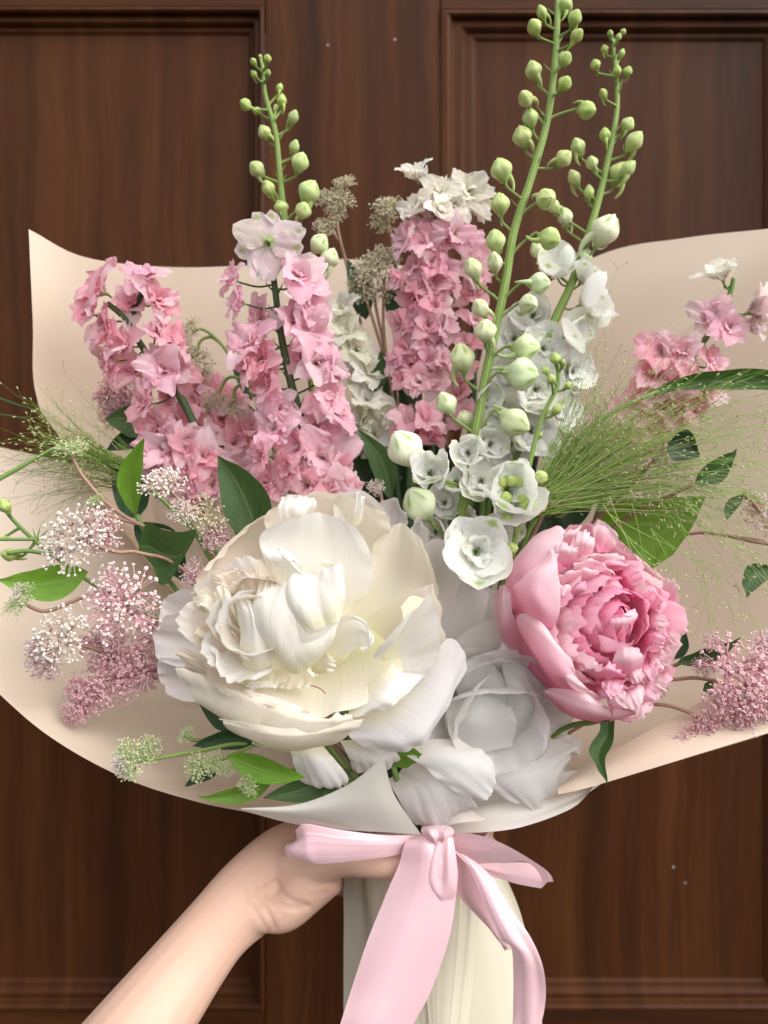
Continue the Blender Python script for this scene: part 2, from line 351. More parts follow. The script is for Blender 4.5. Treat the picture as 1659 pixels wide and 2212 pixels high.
for (x, y, r, yy) in ((708, 98, 2.6, 0), (853, 86, 3, 0), (1465, 1886, 3, 0.0125), (1491, 1921, 2.4, 0.0125)):
    V = ICO0[0] * np.array((r, 0, r)) * DD / 1659; V[:, 1] = ICO0[0][:, 1] * 0.0006; V = V + np.array((dx(x), DD + yy, dz(y)))
    part('paint_speck', mesh('paint_speck', V, ICO0[1], MF), door)

# ================================================================ the wrapping paper
def paper(name, col, trans=0.25, rough=0.42):
    b = NB(name); tc = b.n('ShaderNodeTexCoord'); n1 = b.noise(tc.outputs['Object'], 900, 3); n2 = b.noise(tc.outputs['Object'], 18, 3)
    c = b.mix(b.mth('MULTIPLY', n2, 0.18), col, tuple(x * 0.8 for x in col))
    h = b.mth('ADD', b.mth('MULTIPLY', n1, 0.05), n2)
    return b.finish(c, rough, trans, tuple(x * y for x, y in zip(col, (1, 0.86, 0.70))), b.bump(h, 0.3, 0.0015), 0.4)
M_IN = paper('cream_paper_inside', (0.74, 0.61, 0.485)); M_OUT = paper('ivory_paper_outside', (0.82, 0.78, 0.71), 0.15); M_NECK = paper('ivory_paper_handle', (0.72, 0.675, 0.53), 0.12)
wrap = thing('paper_wrap', 'cream florist paper wrapped round the bouquet and gathered above the pink ribbon', 'wrapping paper', P(935, 1800, 0.465))
def sheet(rows, m, nu=28, nv=28, **k): return part('paper_sheet', grid_mesh('paper_sheet', patch(rows, nu=nu, nv=nv, **k), m), wrap)
# back left sheet with its pointed corner
sheet([[(62, 495, .500), (185, 556, .525), (370, 577, .560), (560, 572, .585), (760, 560, .60), (960, 590, .605)],
       [(70, 690, .500), (190, 740, .535), (370, 790, .570), (560, 800, .590), (760, 800, .60), (960, 800, .605)],
       [(76, 850, .505), (190, 930, .540), (370, 1000, .570), (560, 1050, .590), (760, 1050, .595), (960, 1050, .595)],
       [(140, 960, .520), (260, 1120, .540), (420, 1250, .560), (580, 1330, .570), (760, 1350, .57), (940, 1350, .57)],
       [(420, 1320, .530), (520, 1450, .530), (640, 1550, .525), (760, 1600, .52), (840, 1640, .51), (920, 1660, .51)]], M_IN, bulge=-0.006, seed=3, wave=.003, fold=.003)
def bowl(rim, base, bulges, lift=0.0, nt=7):
    rows = []
    for k in range(nt):
        t = k / (nt - 1); r = []
        for (a, b_, bu) in zip(base, rim, bulges):
            s = 1 - (1 - t) ** 1.5
            r.append((a[0] + (b_[0] - a[0]) * t, a[1] + (b_[1] - a[1]) * t, a[2] + (b_[2] - a[2]) * s ** 1.5 + bu * math.sin(math.pi * t) ** 1.2))
        rows.append(r)
    return rows
rimB = [(-200, 925, .545), (-190, 1150, .50), (-120, 1390, .45), (0, 1511, .428), (115, 1600, .418), (270, 1678, .410), (430, 1726, .408), (560, 1753, .412), (720, 1792, .430)]
basB = [(640, 1100, .59), (680, 1250, .58), (720, 1380, .565), (770, 1480, .55), (800, 1550, .54), (830, 1620, .53), (860, 1690, .51), (880, 1740, .49), (900, 1790, .475)]
sheet(bowl(rimB, basB, [-.005, .01, .02, .03, .03, .025, .02, .012, .005]), M_IN, 60, 90, seed=5, fold=.0035, wave=.003)
rimC = [(1060, 690, .60), (1290, 553, .575), (1480, 514, .55), (1660, 494, .53), (1850, 470, .50), (1980, 900, .475), (1960, 1350, .445), (1810, 1530, .428), (1659, 1585, .420), (1490, 1636, .414), (1330, 1684, .412), (1170, 1730, .425)]
basC = [(980, 1000, .605), (1000, 1000, .60), (1020, 1050, .60), (1040, 1100, .595), (1040, 1180, .59), (1030, 1300, .575), (1020, 1420, .56), (1010, 1500, .545), (1000, 1580, .53), (990, 1650, .515), (980, 1710, .50), (960, 1770, .48)]
sheet(bowl(rimC, basC, [0, 0, .003, .005, .01, .015, .025, .03, .03, .025, .02, .008]), M_IN, 60, 90, seed=8, fold=.0025)
# folded hem along the lower right edge
sheet([[(1205, 1700, .420), (1262, 1655, .4265), (1390, 1585, .4350), (1525, 1510, .4400), (1690, 1430, .4440), (1860, 1340, .447)],
       [(1205, 1703, .4155), (1262, 1676, .4150), (1392, 1624, .4200), (1525, 1566, .4260), (1690, 1500, .4310), (1860, 1430, .437)],
       [(1205, 1716, .4120), (1262, 1704, .4085), (1395, 1664, .4085), (1525, 1624, .4110), (1690, 1573, .4165), (1860, 1510, .426)]], M_IN, 14, 20)
# ivory outer sheet below the right edge
sheet([[(1352, 1662, .432), (1240, 1680, .442), (1110, 1700, .452), (990, 1730, .462), (910, 1760, .468)],
       [(1350, 1668, .424), (1262, 1712, .428), (1140, 1748, .436), (1010, 1768, .446), (915, 1780, .458)],
       [(1342, 1680, .420), (1252, 1750, .421), (1125, 1793, .430), (1010, 1802, .441), (915, 1798, .455)]], M_OUT, 26, 30, crump=0.0035, edge=.002, wave=.002, seed=4)
# front corner folded up over the tie
sheet([[(520, 1746, .406), (520, 1748, .406), (520, 1750, .407)],
       [(640, 1738, .397), (640, 1757, .398), (640, 1781, .408)],
       [(735, 1704, .390), (740, 1750, .395), (745, 1793, .408)],
       [(790, 1668, .384), (810, 1735, .394), (835, 1798, .409)],
       [(828, 1634, .379), (852, 1717, .395), (910, 1803, .412)]], M_OUT, 24, 18, seed=2)
# small inner fold right of the knot
sheet([[(905, 1770, .445), (960, 1748, .44), (1005, 1735, .432)], [(930, 1795, .440), (985, 1780, .433), (1050, 1770, .430)]], M_OUT, 10, 10, crump=0.001)
# wrapped handle under the ribbon
tops = [(800, 1800, .485), (812, 1800, .475), (830, 1800, .452), (880, 1800, .442), (935, 1800, .439), (985, 1800, .444), (1020, 1800, .46), (1030, 1800, .485)]
m1 = [(748, 1880, .49), (784, 1880, .478), (794, 1885, .462), (850, 1880, .446), (930, 1880, .440), (1010, 1880, .446), (1070, 1880, .465), (1085, 1880, .49)]
m2 = [(743, 2010, .49), (786, 2010, .478), (806, 2010, .460), (870, 2010, .444), (950, 2010, .437), (1050, 2010, .445), (1120, 2010, .466), (1135, 2010, .49)]
m3 = [(742, 2250, .49), (790, 2250, .478), (830, 2250, .458), (890, 2250, .442), (970, 2250, .436), (1080, 2250, .446), (1160, 2250, .468), (1175, 2250, .49)]
m4 = [(735, 2700, .49), (780, 2700, .478), (820, 2700, .458), (890, 2700, .442), (970, 2700, .436), (1090, 2700, .446), (1180, 2700, .468), (1195, 2700, .49)]
G = patch([tops, m1, m2, m3, m4], nu=40, nv=80, seed=6, fold=.0016)
part('paper_handle', grid_mesh('paper_handle', G, M_NECK), wrap)
back = np.array(G); back[..., 1] = 0.98 - back[..., 1] + 0.0005
part('paper_handle', grid_mesh('paper_handle', back, M_NECK), wrap)
# an overlapping front panel of the handle with a crisp edge
sheet([[(880, 1830, .437), (960, 1830, .434), (1010, 1830, .440)], [(900, 1950, .435), (985, 1950, .431), (1035, 1950, .438)], [(935, 2300, .431), (960, 2300, .430), (1005, 2300, .434)]], M_NECK, 20, 40, fold=.0012, seed=31)
sheet([[(805, 1885, .4565), (850, 1872, .441), (905, 1850, .434)], [(806, 1990, .4560), (868, 1990, .440), (930, 1990, .433)], [(828, 2300, .4530), (890, 2300, .437), (950, 2300, .4315)]], M_NECK, 20, 40, fold=.0012, seed=32)

# ================================================================ the ribbon
def satin():
    b = NB('pink_satin'); uvv, U, V = b.uv(); n = b.noise(uvv, 1.0, 2, 0.5, (260, 6, 1)); n2 = b.noise(uvv, 4, 2)
    c = b.mix(n2, (0.86, 0.59, 0.64), (0.83, 0.53, 0.58))
    return b.finish(c, 0.24, 0.18, (0.88, 0.5, 0.53), b.bump(n, 0.2, 0.0004), 0.9, sheen=0.3)
MS = satin()
rib = thing('ribbon_bow', 'pale pink satin ribbon tied in a bow with two long tails below the flowers', 'ribbon', P(940, 1800, .43))
r3 = lambda x, y: (576 + .4629 * x, 1591 + .4629 * y)
def strip(name, pairs, nu=44, nv=12, bow=0.0, wav=0.0, seed=0, fold=.0002):
    """pairs: (x1, y1, x2, y2, d1, d2) across the ribbon"""
    rows = [[(a, b_, d1), ((a + c) / 2, (b_ + e) / 2, (d1 + d2) / 2 - bow), (c, e, d2)] for (a, b_, c, e, d1, d2) in pairs]
    return part(name, grid_mesh(name, patch(rows, r3, nu, nv * 3, edge=wav, seed=seed, fold=fold, wave=.0022), MS), rib)
strip('loop', [(730, 455, 720, 500, .428, .426), (640, 462, 620, 545, .420, .420), (500, 455, 520, 566, .410, .412), (320, 432, 370, 582, .404, .407), (185, 405, 255, 590, .401, .405),
               (148, 425, 190, 585, .404, .404), (140, 450, 105, 560, .412, .410), (150, 470, 100, 540, .424, .422), (260, 470, 240, 560, .433, .432), (450, 470, 450, 560, .434, .434), (700, 470, 700, 530, .434, .434)], 70, 12, 0.003, 0.0012)
strip('loop', [(830, 462, 850, 560, .424, .424), (930, 448, 930, 596, .416, .421), (1030, 470, 1030, 597, .409, .417), (1150, 525, 1130, 592, .404, .413), (1262, 590, 1205, 590, .400, .408), (1320, 636, 1262, 632, .399, .404),
               (1335, 672, 1288, 700, .402, .403), (1310, 628, 1262, 705, .409, .405), (1210, 588, 1170, 688, .418, .411), (1080, 592, 1075, 662, .424, .418), (930, 570, 950, 630, .430, .426)], 70, 12, 0.002, 0.0008, 3)
strip('tail', [(690, 462, 800, 462, .420, .420), (645, 500, 850, 520, .416, .414), (612, 610, 888, 610, .415, .411), (555, 745, 884, 745, .414, .410), (475, 940, 850, 940, .411, .408), (395, 1180, 765, 1190, .407, .407), (345, 1345, 690, 1345, .404, .406), (270, 1560, 590, 1560, .402, .405)], 50, 14, 0.006, 0.0015, 5)
strip('tail', [(880, 540, 960, 590, .418, .416), (885, 600, 1000, 640, .419, .416), (892, 740, 1030, 760, .420, .416), (990, 860, 1080, 880, .420, .415), (1062, 935, 1105, 952, .418, .415), (1110, 990, 1140, 1000, .424, .424)], 30, 10, 0.001, 0, 7)
strip('tail', [(880, 530, 930, 560, .412, .412), (945, 610, 1020, 630, .408, .410), (985, 700, 1095, 720, .405, .409), (1030, 820, 1165, 840, .404, .408), (1085, 935, 1235, 950, .405, .407), (1140, 985, 1285, 1060, .409, .406), (1152, 1100, 1303, 1170, .414, .407), (1150, 1250, 1296, 1280, .415, .408), (1150, 1400, 1270, 1400, .415, .409), (1140, 1600, 1250, 1600, .416, .411)], 60, 12, 0.002, 0.0012, 9)
# the little pleated loop hanging from the knot
G = patch([[(800, 470, .411), (815, 470, .410), (830, 470, .410), (850, 470, .410), (870, 470, .411)],
           [(752, 560, .410), (785, 560, .407), (818, 560, .409), (850, 560, .407), (884, 560, .410)],
           [(728, 650, .410), (768, 655, .406), (812, 660, .408), (850, 655, .406), (889, 650, .409)],
           [(735, 700, .410), (775, 715, .407), (812, 735, .407), (850, 715, .407), (886, 715, .409)],
           [(770, 735, .411), (790, 752, .409), (815, 765, .408), (845, 762, .409), (875, 760, .410)]], r3, 26, 26)
part('fold', grid_mesh('fold', G, MS), rib)
# knot: a pleated roll round the tie
G = patch([[(728, 420, .426), (765, 414, .424), (805, 412, .423), (840, 416, .424), (868, 424, .426)],
           [(720, 440, .416), (760, 436, .4095), (800, 434, .412), (838, 438, .4090), (876, 446, .417)],
           [(738, 466, .413), (772, 468, .4060), (802, 470, .409), (832, 470, .4060), (858, 474, .414)],
           [(768, 492, .417), (786, 500, .4100), (804, 504, .411), (822, 500, .4100), (838, 494, .417)]], r3, 26, 46, fold=.0010, seed=12)
part('knot', grid_mesh('knot', G, MS), rib)
mb = MB(); ring = [P(935, 1800, .465) + np.array((0.034 * math.cos(q), 0.028 * math.sin(q), 0.002 * math.sin(3 * q))) for q in np.linspace(0, 2 * math.pi, 40)]
V = []
for p in ring:
    for dzz in (-.006, 0, .006): V.append(p + np.array((0, 0, dzz)))
mb.add(V, grid_faces(40, 3), [(j / 2, i / 39) for i in range(40) for j in range(3)]); part('band', mb.mesh('band', MS), rib)

# ================================================================ the arm and hand
def skin():
    b = NB('skin'); tc = b.n('ShaderNodeTexCoord'); v = tc.outputs['Object']; n1 = b.noise(v, 40, 4); n2 = b.noise(v, 700, 3); n3 = b.noise(v, 14, 2)
    c = b.mix(n1, (0.53, 0.345, 0.255), (0.59, 0.40, 0.305)); c = b.mix(b.mth('MULTIPLY', n3, 0.5), c, (0.60, 0.34, 0.265))
    return b.finish(c, 0.45, 0, None, b.bump(b.mth('ADD', b.noise(v, 1500, 3), b.mth('ADD', b.mth('MULTIPLY', n2, 1.4), n1)), 0.28, 0.0006), 0.35, sss=0.12)
MSK = skin()
mb = MB()
def limb(spec, sides=18, n=None):
    """spec: (px, py, d, half width in the picture plane, half depth)"""
    pts = np.array([P(a, b_, d) for a, b_, d, _, _ in spec]); n = n or 8 * (len(spec) - 1) + 1
    C = cr1(pts, n); R = cr1(np.array([[w, h] for *_, w, h in spec]), n); T = np.gradient(C, axis=0); T /= np.linalg.norm(T, axis=1, keepdims=True)
    V = []
    for i in range(n):
        a = np.cross(T[i], (0, 1, 0)); a /= np.linalg.norm(a); b_ = np.cross(T[i], a); f = 1.0
        for s in range(sides):
            q = 2 * math.pi * s / sides; V.append(C[i] + R[i, 0] * math.cos(q) * a + R[i, 1] * math.sin(q) * b_)
    F = grid_faces(n, sides, True); c0 = len(V); V.append(C[0] - T[0] * R[0].min() * .6); V.append(C[-1] + T[-1] * R[-1].min() * .7)
    F += [(c0, (s + 1) % sides, s) for s in range(sides)] + [(c0 + 1, (n - 1) * sides + s, (n - 1) * sides + (s + 1) % sides) for s in range(sides)]
    mb.add(V, F)
limb([(60, 2560, .365, .034, .034), (180, 2390, .38, .0285, .030), (304, 2222, .395, .0243, .026), (408, 2082, .42, .0212, .021), (470, 2004, .437, .0205, .0175), (528, 1945, .450, .0228, .0165), (590, 1892, .462, .0245, .0165), (640, 1855, .472, .0235, .016), (700, 1832, .482, .020, .014)])
limb([(470, 1990, .440, .012, .012), (560, 1968, .445, .0118, .0125), (614, 1962, .448, .0128, .0135), (662, 1918, .450, .0142, .0135), (712, 1884, .450, .0125, .012)])     # heel of the palm below the wrist creases
limb([(600, 1900, .462, .017, .014), (670, 1870, .452, .0150, .0125), (735, 1855, .440, .0105, .010), (790, 1860, .4315, .0090, .0085), (840, 1866, .4285, .0084, .0078), (890, 1868, .4280, .0070, .0062)])   # thumb over the front of the paper
for k, (y0, dy, ext) in enumerate(((1795, -2, 0), (1832, 4, 14), (1868, 8, 8), (1900, 10, -26))):                  # fingers round the back, tips at the right
    limb([(650, 1850 + (y0 - 1850) * .4, .480, .0095, .010), (730, y0, .502, .0098, .0095), (830, y0 + dy, .522, .0092, .009), (930, y0 + dy * 1.5, .526, .0086, .0085), (1010 + ext, y0 + dy * 1.8 - 2, .505, .0080, .008), (1042 + ext, y0 + dy * 2 - 4, .478, .0074, .0074), (1040 + ext, y0 + dy * 2 - 5, .462, .0064, .0064)], 14)
me = mb.mesh('person', MSK)
po = bpy.data.objects.new('tmp', me); COL.objects.link(po)
md = po.modifiers.new('r', 'REMESH'); md.mode = 'VOXEL'; md.voxel_size = 0.0013; md.use_smooth_shade = True
ms = po.modifiers.new('s', 'SMOOTH'); ms.iterations = 10; ms.factor = 0.5
dg = bpy.context.evaluated_depsgraph_get(); me2 = bpy.data.meshes.new_from_object(po.evaluated_get(dg)); bpy.data.objects.remove(po); bpy.data.meshes.remove(me)
co = np.empty(len(me2.vertices) * 3); me2.vertices.foreach_get('co', co); co = co.reshape(-1, 3); no = np.empty_like(co).ravel(); me2.vertices.foreach_get('normal', no); no = no.reshape(-1, 3)
px = co[:, 0] / co[:, 1] * 1659 + 829.5; py = 1106 - (co[:, 2] - CZ) / co[:, 1] * 1659; D = np.zeros(len(co))
c7 = lambda x, y: np.array((x / 2, 1591 + y / 2))
for pts, dep, w in (([(1190, 625), (1215, 670), (1260, 710), (1330, 735)], .0014, 4.5), ([(1150, 650), (1180, 700), (1230, 735), (1290, 750)], .0013, 4), ([(1110, 665), (1140, 730), (1170, 790), (1185, 830)], .0013, 4.5),
                    ([(1065, 670), (1095, 740), (1130, 800), (1160, 840)], .0009, 4), ([(1170, 640), (1200, 690), (1250, 725), (1310, 745)], .0006, 3), ([(1360, 650), (1400, 640), (1440, 640)], .0005, 3.5), ([(1340, 690), (1380, 680), (1430, 670)], .0004, 3.5)):
    q = cr1(np.array([c7(*p) for p in pts]), 24)
    dm = np.min((px[:, None] - q[:, 0]) ** 2 + (py[:, None] - q[:, 1]) ** 2, axis=1); D -= dep * np.exp(-dm / (2 * w * w)) * (no[:, 1] < 0.2)
co = co + no * D[:, None]; me2.vertices.foreach_set('co', co.ravel()); me2.materials.clear(); me2.materials.append(MSK)
me2.polygons.foreach_set('use_smooth', [True] * len(me2.polygons)); me2.update()
arm = thing('person', 'bare forearm and hand gripping the wrapped stems behind the pink bow', 'person', P(304, 2222, .395))
me2.name = 'body'; part('body', me2, arm)
MN = plain('nail', (0.78, 0.50, 0.44), 0.25, 0, 0.5, 0.1)
for (x, y, d, ax) in ((878, 1866, .4225, (0.25, -1, 0.1)), (1050, 1801, .465, (1, -.35, 0)), (1064, 1845, .465, (1, -.35, 0)), (1058, 1889, .465, (1, -.35, 0)), (1024, 1922, .465, (1, -.35, 0))):
    V = ICO1[0] * np.array((.0042, .0056, .0012)); part('nail', mesh('nail', V, ICO1[1], MN), arm, MX(P(x, y, d), ax))
# ================================================================ the peonies
def peony_stem(root, pts, m='stem', r=.0032):
    mb = MB(); mb.tube([P(*p) for p in pts], r, 10); part('stem', mb.mesh('stem', M[m]), root)
c1 = lambda x, y: (307.2 + .4365 * x, 1031.3 + .4365 * y)
c2 = lambda x, y: (1031.4 + .2976 * x, 1097.2 + .2976 * y)
c3 = r3
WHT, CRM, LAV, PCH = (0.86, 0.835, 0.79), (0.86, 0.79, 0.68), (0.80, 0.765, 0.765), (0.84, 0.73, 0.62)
wp = thing('peony', 'largest flower, a wide open white peony with creamy crumpled inner petals', 'peony', P(690, 1400, .44), 'peonies in the bouquet')
cnt = [0]
def pet(root, rows, col, mp, m='peony_white', nu=18, nv=16, **k):
    if len({len(r) for r in rows}) > 1:
        q = max(len(r) for r in rows); rows = [[tuple(v) for v in cr1(np.array(r, float), q)] for r in rows]
    cnt[0] += 1; k.setdefault('ruf', .0022); k.setdefault('edge', .001); k.setdefault('tip', .05); k.setdefault('notch', .026); k.setdefault('wave', .0009); nu = int(nu * 1.25); nv = int(nv * 1.3)
    if m != 'peony_pink': nv = max(nv, 40); k.setdefault('fine', .00014)
    return part('petal', grid_mesh('petal', patch(rows, mp, nu, nv, seed=cnt[0], **k), M[m]), root, color=col)
W_ = lambda rows, col=WHT, **k: pet(wp, rows, col, c1, **k)
# guard petals (behind)
W_([[(620, 720, .436), (720, 720, .438), (840, 700, .436)], [(300, 560, .424), (520, 480, .445), (760, 380, .446)], [(285, 470, .420), (460, 300, .442), (690, 180, .440)], [(330, 440, .417), (500, 270, .436), (640, 150, .432)]], PCH)
W_([[(780, 640, .436), (900, 640, .438), (1020, 640, .436)], [(640, 320, .434), (880, 300, .446), (1190, 380, .442)], [(605, 190, .430), (880, 120, .440), (1235, 270, .434)], [(700, 118, .428), (900, 72, .434), (1190, 150, .430)]], CRM, ruf=.003)
W_([[(960, 500, .442), (1030, 500, .442), (1100, 500, .442)], [(950, 150, .438), (1080, 160, .444), (1230, 290, .440)], [(985, 75, .432), (1090, 68, .436), (1205, 180, .432)]], WHT, edge=.002)
W_([[(1120, 420, .450), (1180, 420, .450), (1240, 420, .450)], [(1170, 160, .446), (1250, 170, .452), (1312, 230, .446)], [(1190, 112, .442), (1260, 108, .446), (1305, 170, .442)]], LAV)
W_([[(1260, 440, .448), (1310, 440, .448), (1350, 440, .448)], [(1325, 270, .444), (1370, 290, .448), (1416, 300, .444)], [(1340, 208, .440), (1370, 195, .443), (1405, 240, .440)]], LAV)
W_([[(1250, 640, .436), (1290, 720, .437), (1280, 800, .436)], [(1400, 340, .434), (1460, 540, .444), (1480, 700, .436)], [(1490, 312, .430), (1545, 480, .438), (1500, 684, .430)], [(1555, 365, .428), (1582, 480, .430), (1545, 620, .426)]], LAV)
W_([[(960, 760, .424), (1060, 800, .428), (1160, 780, .424)], [(1120, 420, .424), (1260, 500, .436), (1440, 620, .424)], [(1150, 320, .420), (1300, 330, .430), (1460, 500, .420)], [(1225, 262, .418), (1295, 226, .424), (1410, 350, .418)]], CRM, ruf=.002)
# left guards
W_([[(420, 780, .436), (460, 720, .437), (480, 640, .436)], [(150, 760, .434), (230, 660, .441), (330, 570, .434)], [(70, 720, .430), (100, 610, .436), (180, 540, .430)]], LAV)
W_([[(460, 920, .430), (460, 820, .431), (440, 740, .430)], [(200, 940, .428), (220, 800, .436), (280, 660, .428)], [(70, 900, .424), (50, 780, .430), (100, 680, .424)]], LAV, ruf=.003)
W_([[(420, 1100, .432), (420, 1000, .433), (420, 940, .432)], [(230, 1110, .428), (190, 1000, .434), (200, 900, .428)], [(130, 1070, .424), (78, 990, .428), (70, 890, .424)]], LAV)
# bowl: inner floor, right wall, bottom
W_([[(560, 900, .415), (860, 800, .424), (1150, 760, .415)], [(500, 980, .404), (880, 960, .420), (1260, 870, .404)], [(500, 1050, .393), (880, 1110, .400), (1290, 960, .391)], [(560, 1110, .386), (880, 1192, .383), (1270, 1060, .386)]], CRM, ruf=.002, nu=22, nv=26, m='peony_floor')
W_([[(1040, 860, .418), (1080, 780, .420), (1110, 700, .419)], [(1210, 960, .408), (1280, 800, .417), (1270, 590, .410)], [(1340, 1000, .398), (1430, 800, .404), (1400, 540, .402)], [(1400, 985, .391), (1492, 790, .392), (1450, 520, .398)]], CRM, nu=22, nv=20)
W_([[(1200, 950, .404), (1200, 860, .405), (1240, 760, .404)], [(1300, 1000, .396), (1330, 850, .399), (1330, 640, .398)], [(1420, 985, .388), (1480, 800, .388), (1450, 560, .393)]], WHT, edge=.002, nu=18)
W_([[(1405, 600, .394), (1330, 588, .389), (1282, 640, .386)], [(1330, 680, .390), (1310, 690, .388), (1285, 720, .386)], [(1250, 800, .392), (1240, 810, .389), (1205, 800, .388)], [(1150, 905, .397), (1145, 900, .395), (1140, 895, .394)]], WHT, edge=.0012)
W_([[(1010, 1170, .395), (1100, 1040, .396), (1220, 900, .396)], [(1060, 1185, .385), (1190, 1090, .381), (1290, 960, .387)], [(1110, 1180, .384), (1250, 1120, .381), (1420, 970, .386)]], WHT, edge=.002)
# lower guards
W_([[(1000, 1180, .400), (1130, 1110, .402), (1300, 960, .404)], [(1000, 1240, .397), (1280, 1190, .392), (1500, 800, .408)], [(1060, 1310, .394), (1380, 1270, .388), (1590, 860, .408)], [(1190, 1365, .397), (1400, 1310, .391), (1610, 970, .406)]], LAV, nu=22, nv=24, ruf=.0025)
# the two lowest hanging petals
pet(wp, [[(260, 40, .404), (190, 20, .405), (110, 50, .404)], [(320, 110, .401), (220, 110, .397), (120, 100, .402)], [(375, 180, .403), (290, 235, .400), (150, 190, .404)], [(372, 215, .407), (310, 247, .405), (190, 222, .408)]], LAV, c3)
pet(wp, [[(560, 20, .405), (480, 10, .406), (340, 20, .405)], [(610, 80, .404), (500, 110, .400), (380, 90, .404)], [(625, 105, .408), (540, 180, .406), (400, 170, .408)]], LAV, c3)
# front of the bowl (outer faces)
W_([[(650, 1330, .400), (600, 1340, .401), (540, 1320, .402)], [(300, 1130, .392), (420, 1200, .386), (560, 1260, .383)], [(200, 1010, .393), (420, 1090, .384), (700, 1180, .377)], [(165, 938, .394), (400, 1030, .387), (640, 1128, .379), ][:3], [(190, 950, .397), (420, 1038, .391), (660, 1136, .383)]], CRM, nu=24, nv=22, ruf=.003, edge=.0015)
W_([[(760, 1352, .398), (690, 1356, .399), (600, 1330, .400)], [(960, 1310, .386), (700, 1345, .378), (430, 1250, .388)], [(1060, 1240, .380), (720, 1290, .371), (395, 1210, .386)], [(1100, 1186, .380), (730, 1238, .373), (370, 1186, .388)]], CRM, nu=24, nv=26, ruf=.003, edge=.0015)
W_([[(800, 1330, .394), (720, 1330, .395), (620, 1310, .396)], [(1000, 1260, .382), (760, 1290, .376), (480, 1200, .387)], [(1040, 1200, .379), (800, 1210, .373), (520, 1120, .384)], [(1000, 1180, .381), (870, 1190, .375), (560, 1075, .386)]], CRM, nu=22, nv=24, ruf=.003)
W_([[(640, 1180, .391), (600, 1160, .392), (560, 1120, .393)], [(760, 1180, .384), (640, 1130, .385), (500, 1080, .389)], [(850, 1170, .382), (700, 1100, .385), (490, 1045, .390)]], WHT, ruf=.004, edge=.002)
# inner left strap petals
W_([[(470, 990, .404), (460, 960, .404), (450, 930, .404)], [(290, 950, .398), (300, 915, .396), (310, 890, .398)], [(175, 880, .398), (170, 850, .396), (190, 838, .398)]], PCH)
W_([[(480, 1010, .408), (470, 985, .408), (450, 960, .408)], [(330, 985, .402), (330, 950, .401), (330, 930, .402)], [(200, 920, .402), (190, 890, .401), (230, 878, .402)]], PCH)
# crumpled heart, left
W_([[(520, 760, .402), (450, 760, .403), (420, 700, .402)], [(420, 720, .393), (340, 660, .391), (330, 590, .395)], [(340, 690, .392), (285, 630, .390), (300, 590, .393)]], CRM)
W_([[(520, 700, .404), (440, 660, .405), (420, 620, .404)], [(380, 640, .397), (300, 580, .396), (300, 530, .398)], [(280, 640, .397), (240, 590, .396), (260, 540, .398)]], CRM, ruf=.003)
W_([[(500, 720, .402), (480, 600, .404), (520, 560, .404)], [(420, 560, .396), (400, 500, .396), (480, 460, .398)], [(340, 520, .396), (370, 500, .397), (450, 485, .398)]], PCH, crump=.001)
W_([[(520, 800, .398), (430, 780, .398), (400, 760, .398)], [(470, 745, .390), (390, 720, .389), (330, 715, .391)], [(470, 738, .388), (420, 690, .386), (310, 700, .389)]], WHT)
W_([[(600, 800, .398), (520, 780, .399), (440, 700, .398)], [(500, 740, .390), (430, 640, .386), (370, 620, .389)], [(440, 590, .388), (395, 530, .387), (352, 560, .389)]], CRM)
W_([[(600, 780, .396), (540, 720, .396), (500, 640, .396)], [(560, 560, .388), (520, 500, .388), (470, 470, .390)], [(565, 470, .389), (500, 465, .390), (430, 436, .392)]], PCH)
W_([[(620, 700, .398), (560, 700, .399), (500, 700, .398)], [(600, 520, .391), (550, 520, .392), (490, 560, .391)], [(580, 425, .392), (545, 440, .394), (510, 510, .392)]], CRM)
W_([[(630, 1010, .393), (580, 1030, .394), (520, 1030, .395)], [(640, 880, .384), (560, 880, .379), (480, 820, .386)], [(600, 700, .382), (540, 690, .377), (475, 660, .385)], [(545, 610, .385), (510, 600, .383), (450, 590, .389)]], WHT, nu=22, edge=.0015)
W_([[(560, 1040, .397), (500, 1030, .398), (440, 980, .399)], [(520, 940, .393), (440, 890, .397), (370, 860, .393)], [(490, 820, .390), (420, 780, .394), (340, 800, .390)], [(440, 755, .388), (380, 750, .391), (295, 825, .387)]], PCH)
W_([[(560, 1045, .394), (520, 1035, .393), (480, 1020, .392)], [(440, 985, .386), (420, 950, .384), (410, 930, .386)], [(390, 910, .385), (370, 880, .384), (360, 860, .386)], [(320, 858, .386), (305, 838, .386), (296, 824, .387)]], WHT)
W_([[(360, 820, .398), (320, 810, .398), (300, 800, .398)], [(330, 790, .394), (290, 790, .394), (262, 772, .394)], [(380, 760, .396), (330, 760, .396), (265, 768, .396)]], CRM)
W_([[(680, 1010, .396), (640, 960, .397), (600, 930, .397)], [(660, 1045, .391), (600, 1010, .391), (560, 990, .392)], [(640, 1040, .390), (560, 1040, .390), (500, 1042, .392)]], WHT, ruf=.004)
W_([[(740, 930, .400), (700, 940, .400), (660, 950, .400)], [(720, 1000, .394), (670, 1000, .394), (640, 1010, .395)], [(690, 1020, .393), (660, 1030, .393), (640, 1036, .394)]], CRM)
W_([[(840, 900, .408), (760, 930, .410), (720, 950, .409)], [(840, 990, .400), (760, 1000, .402), (680, 1000, .402)], [(835, 1042, .397), (740, 1045, .398), (655, 1046, .399)]], CRM)
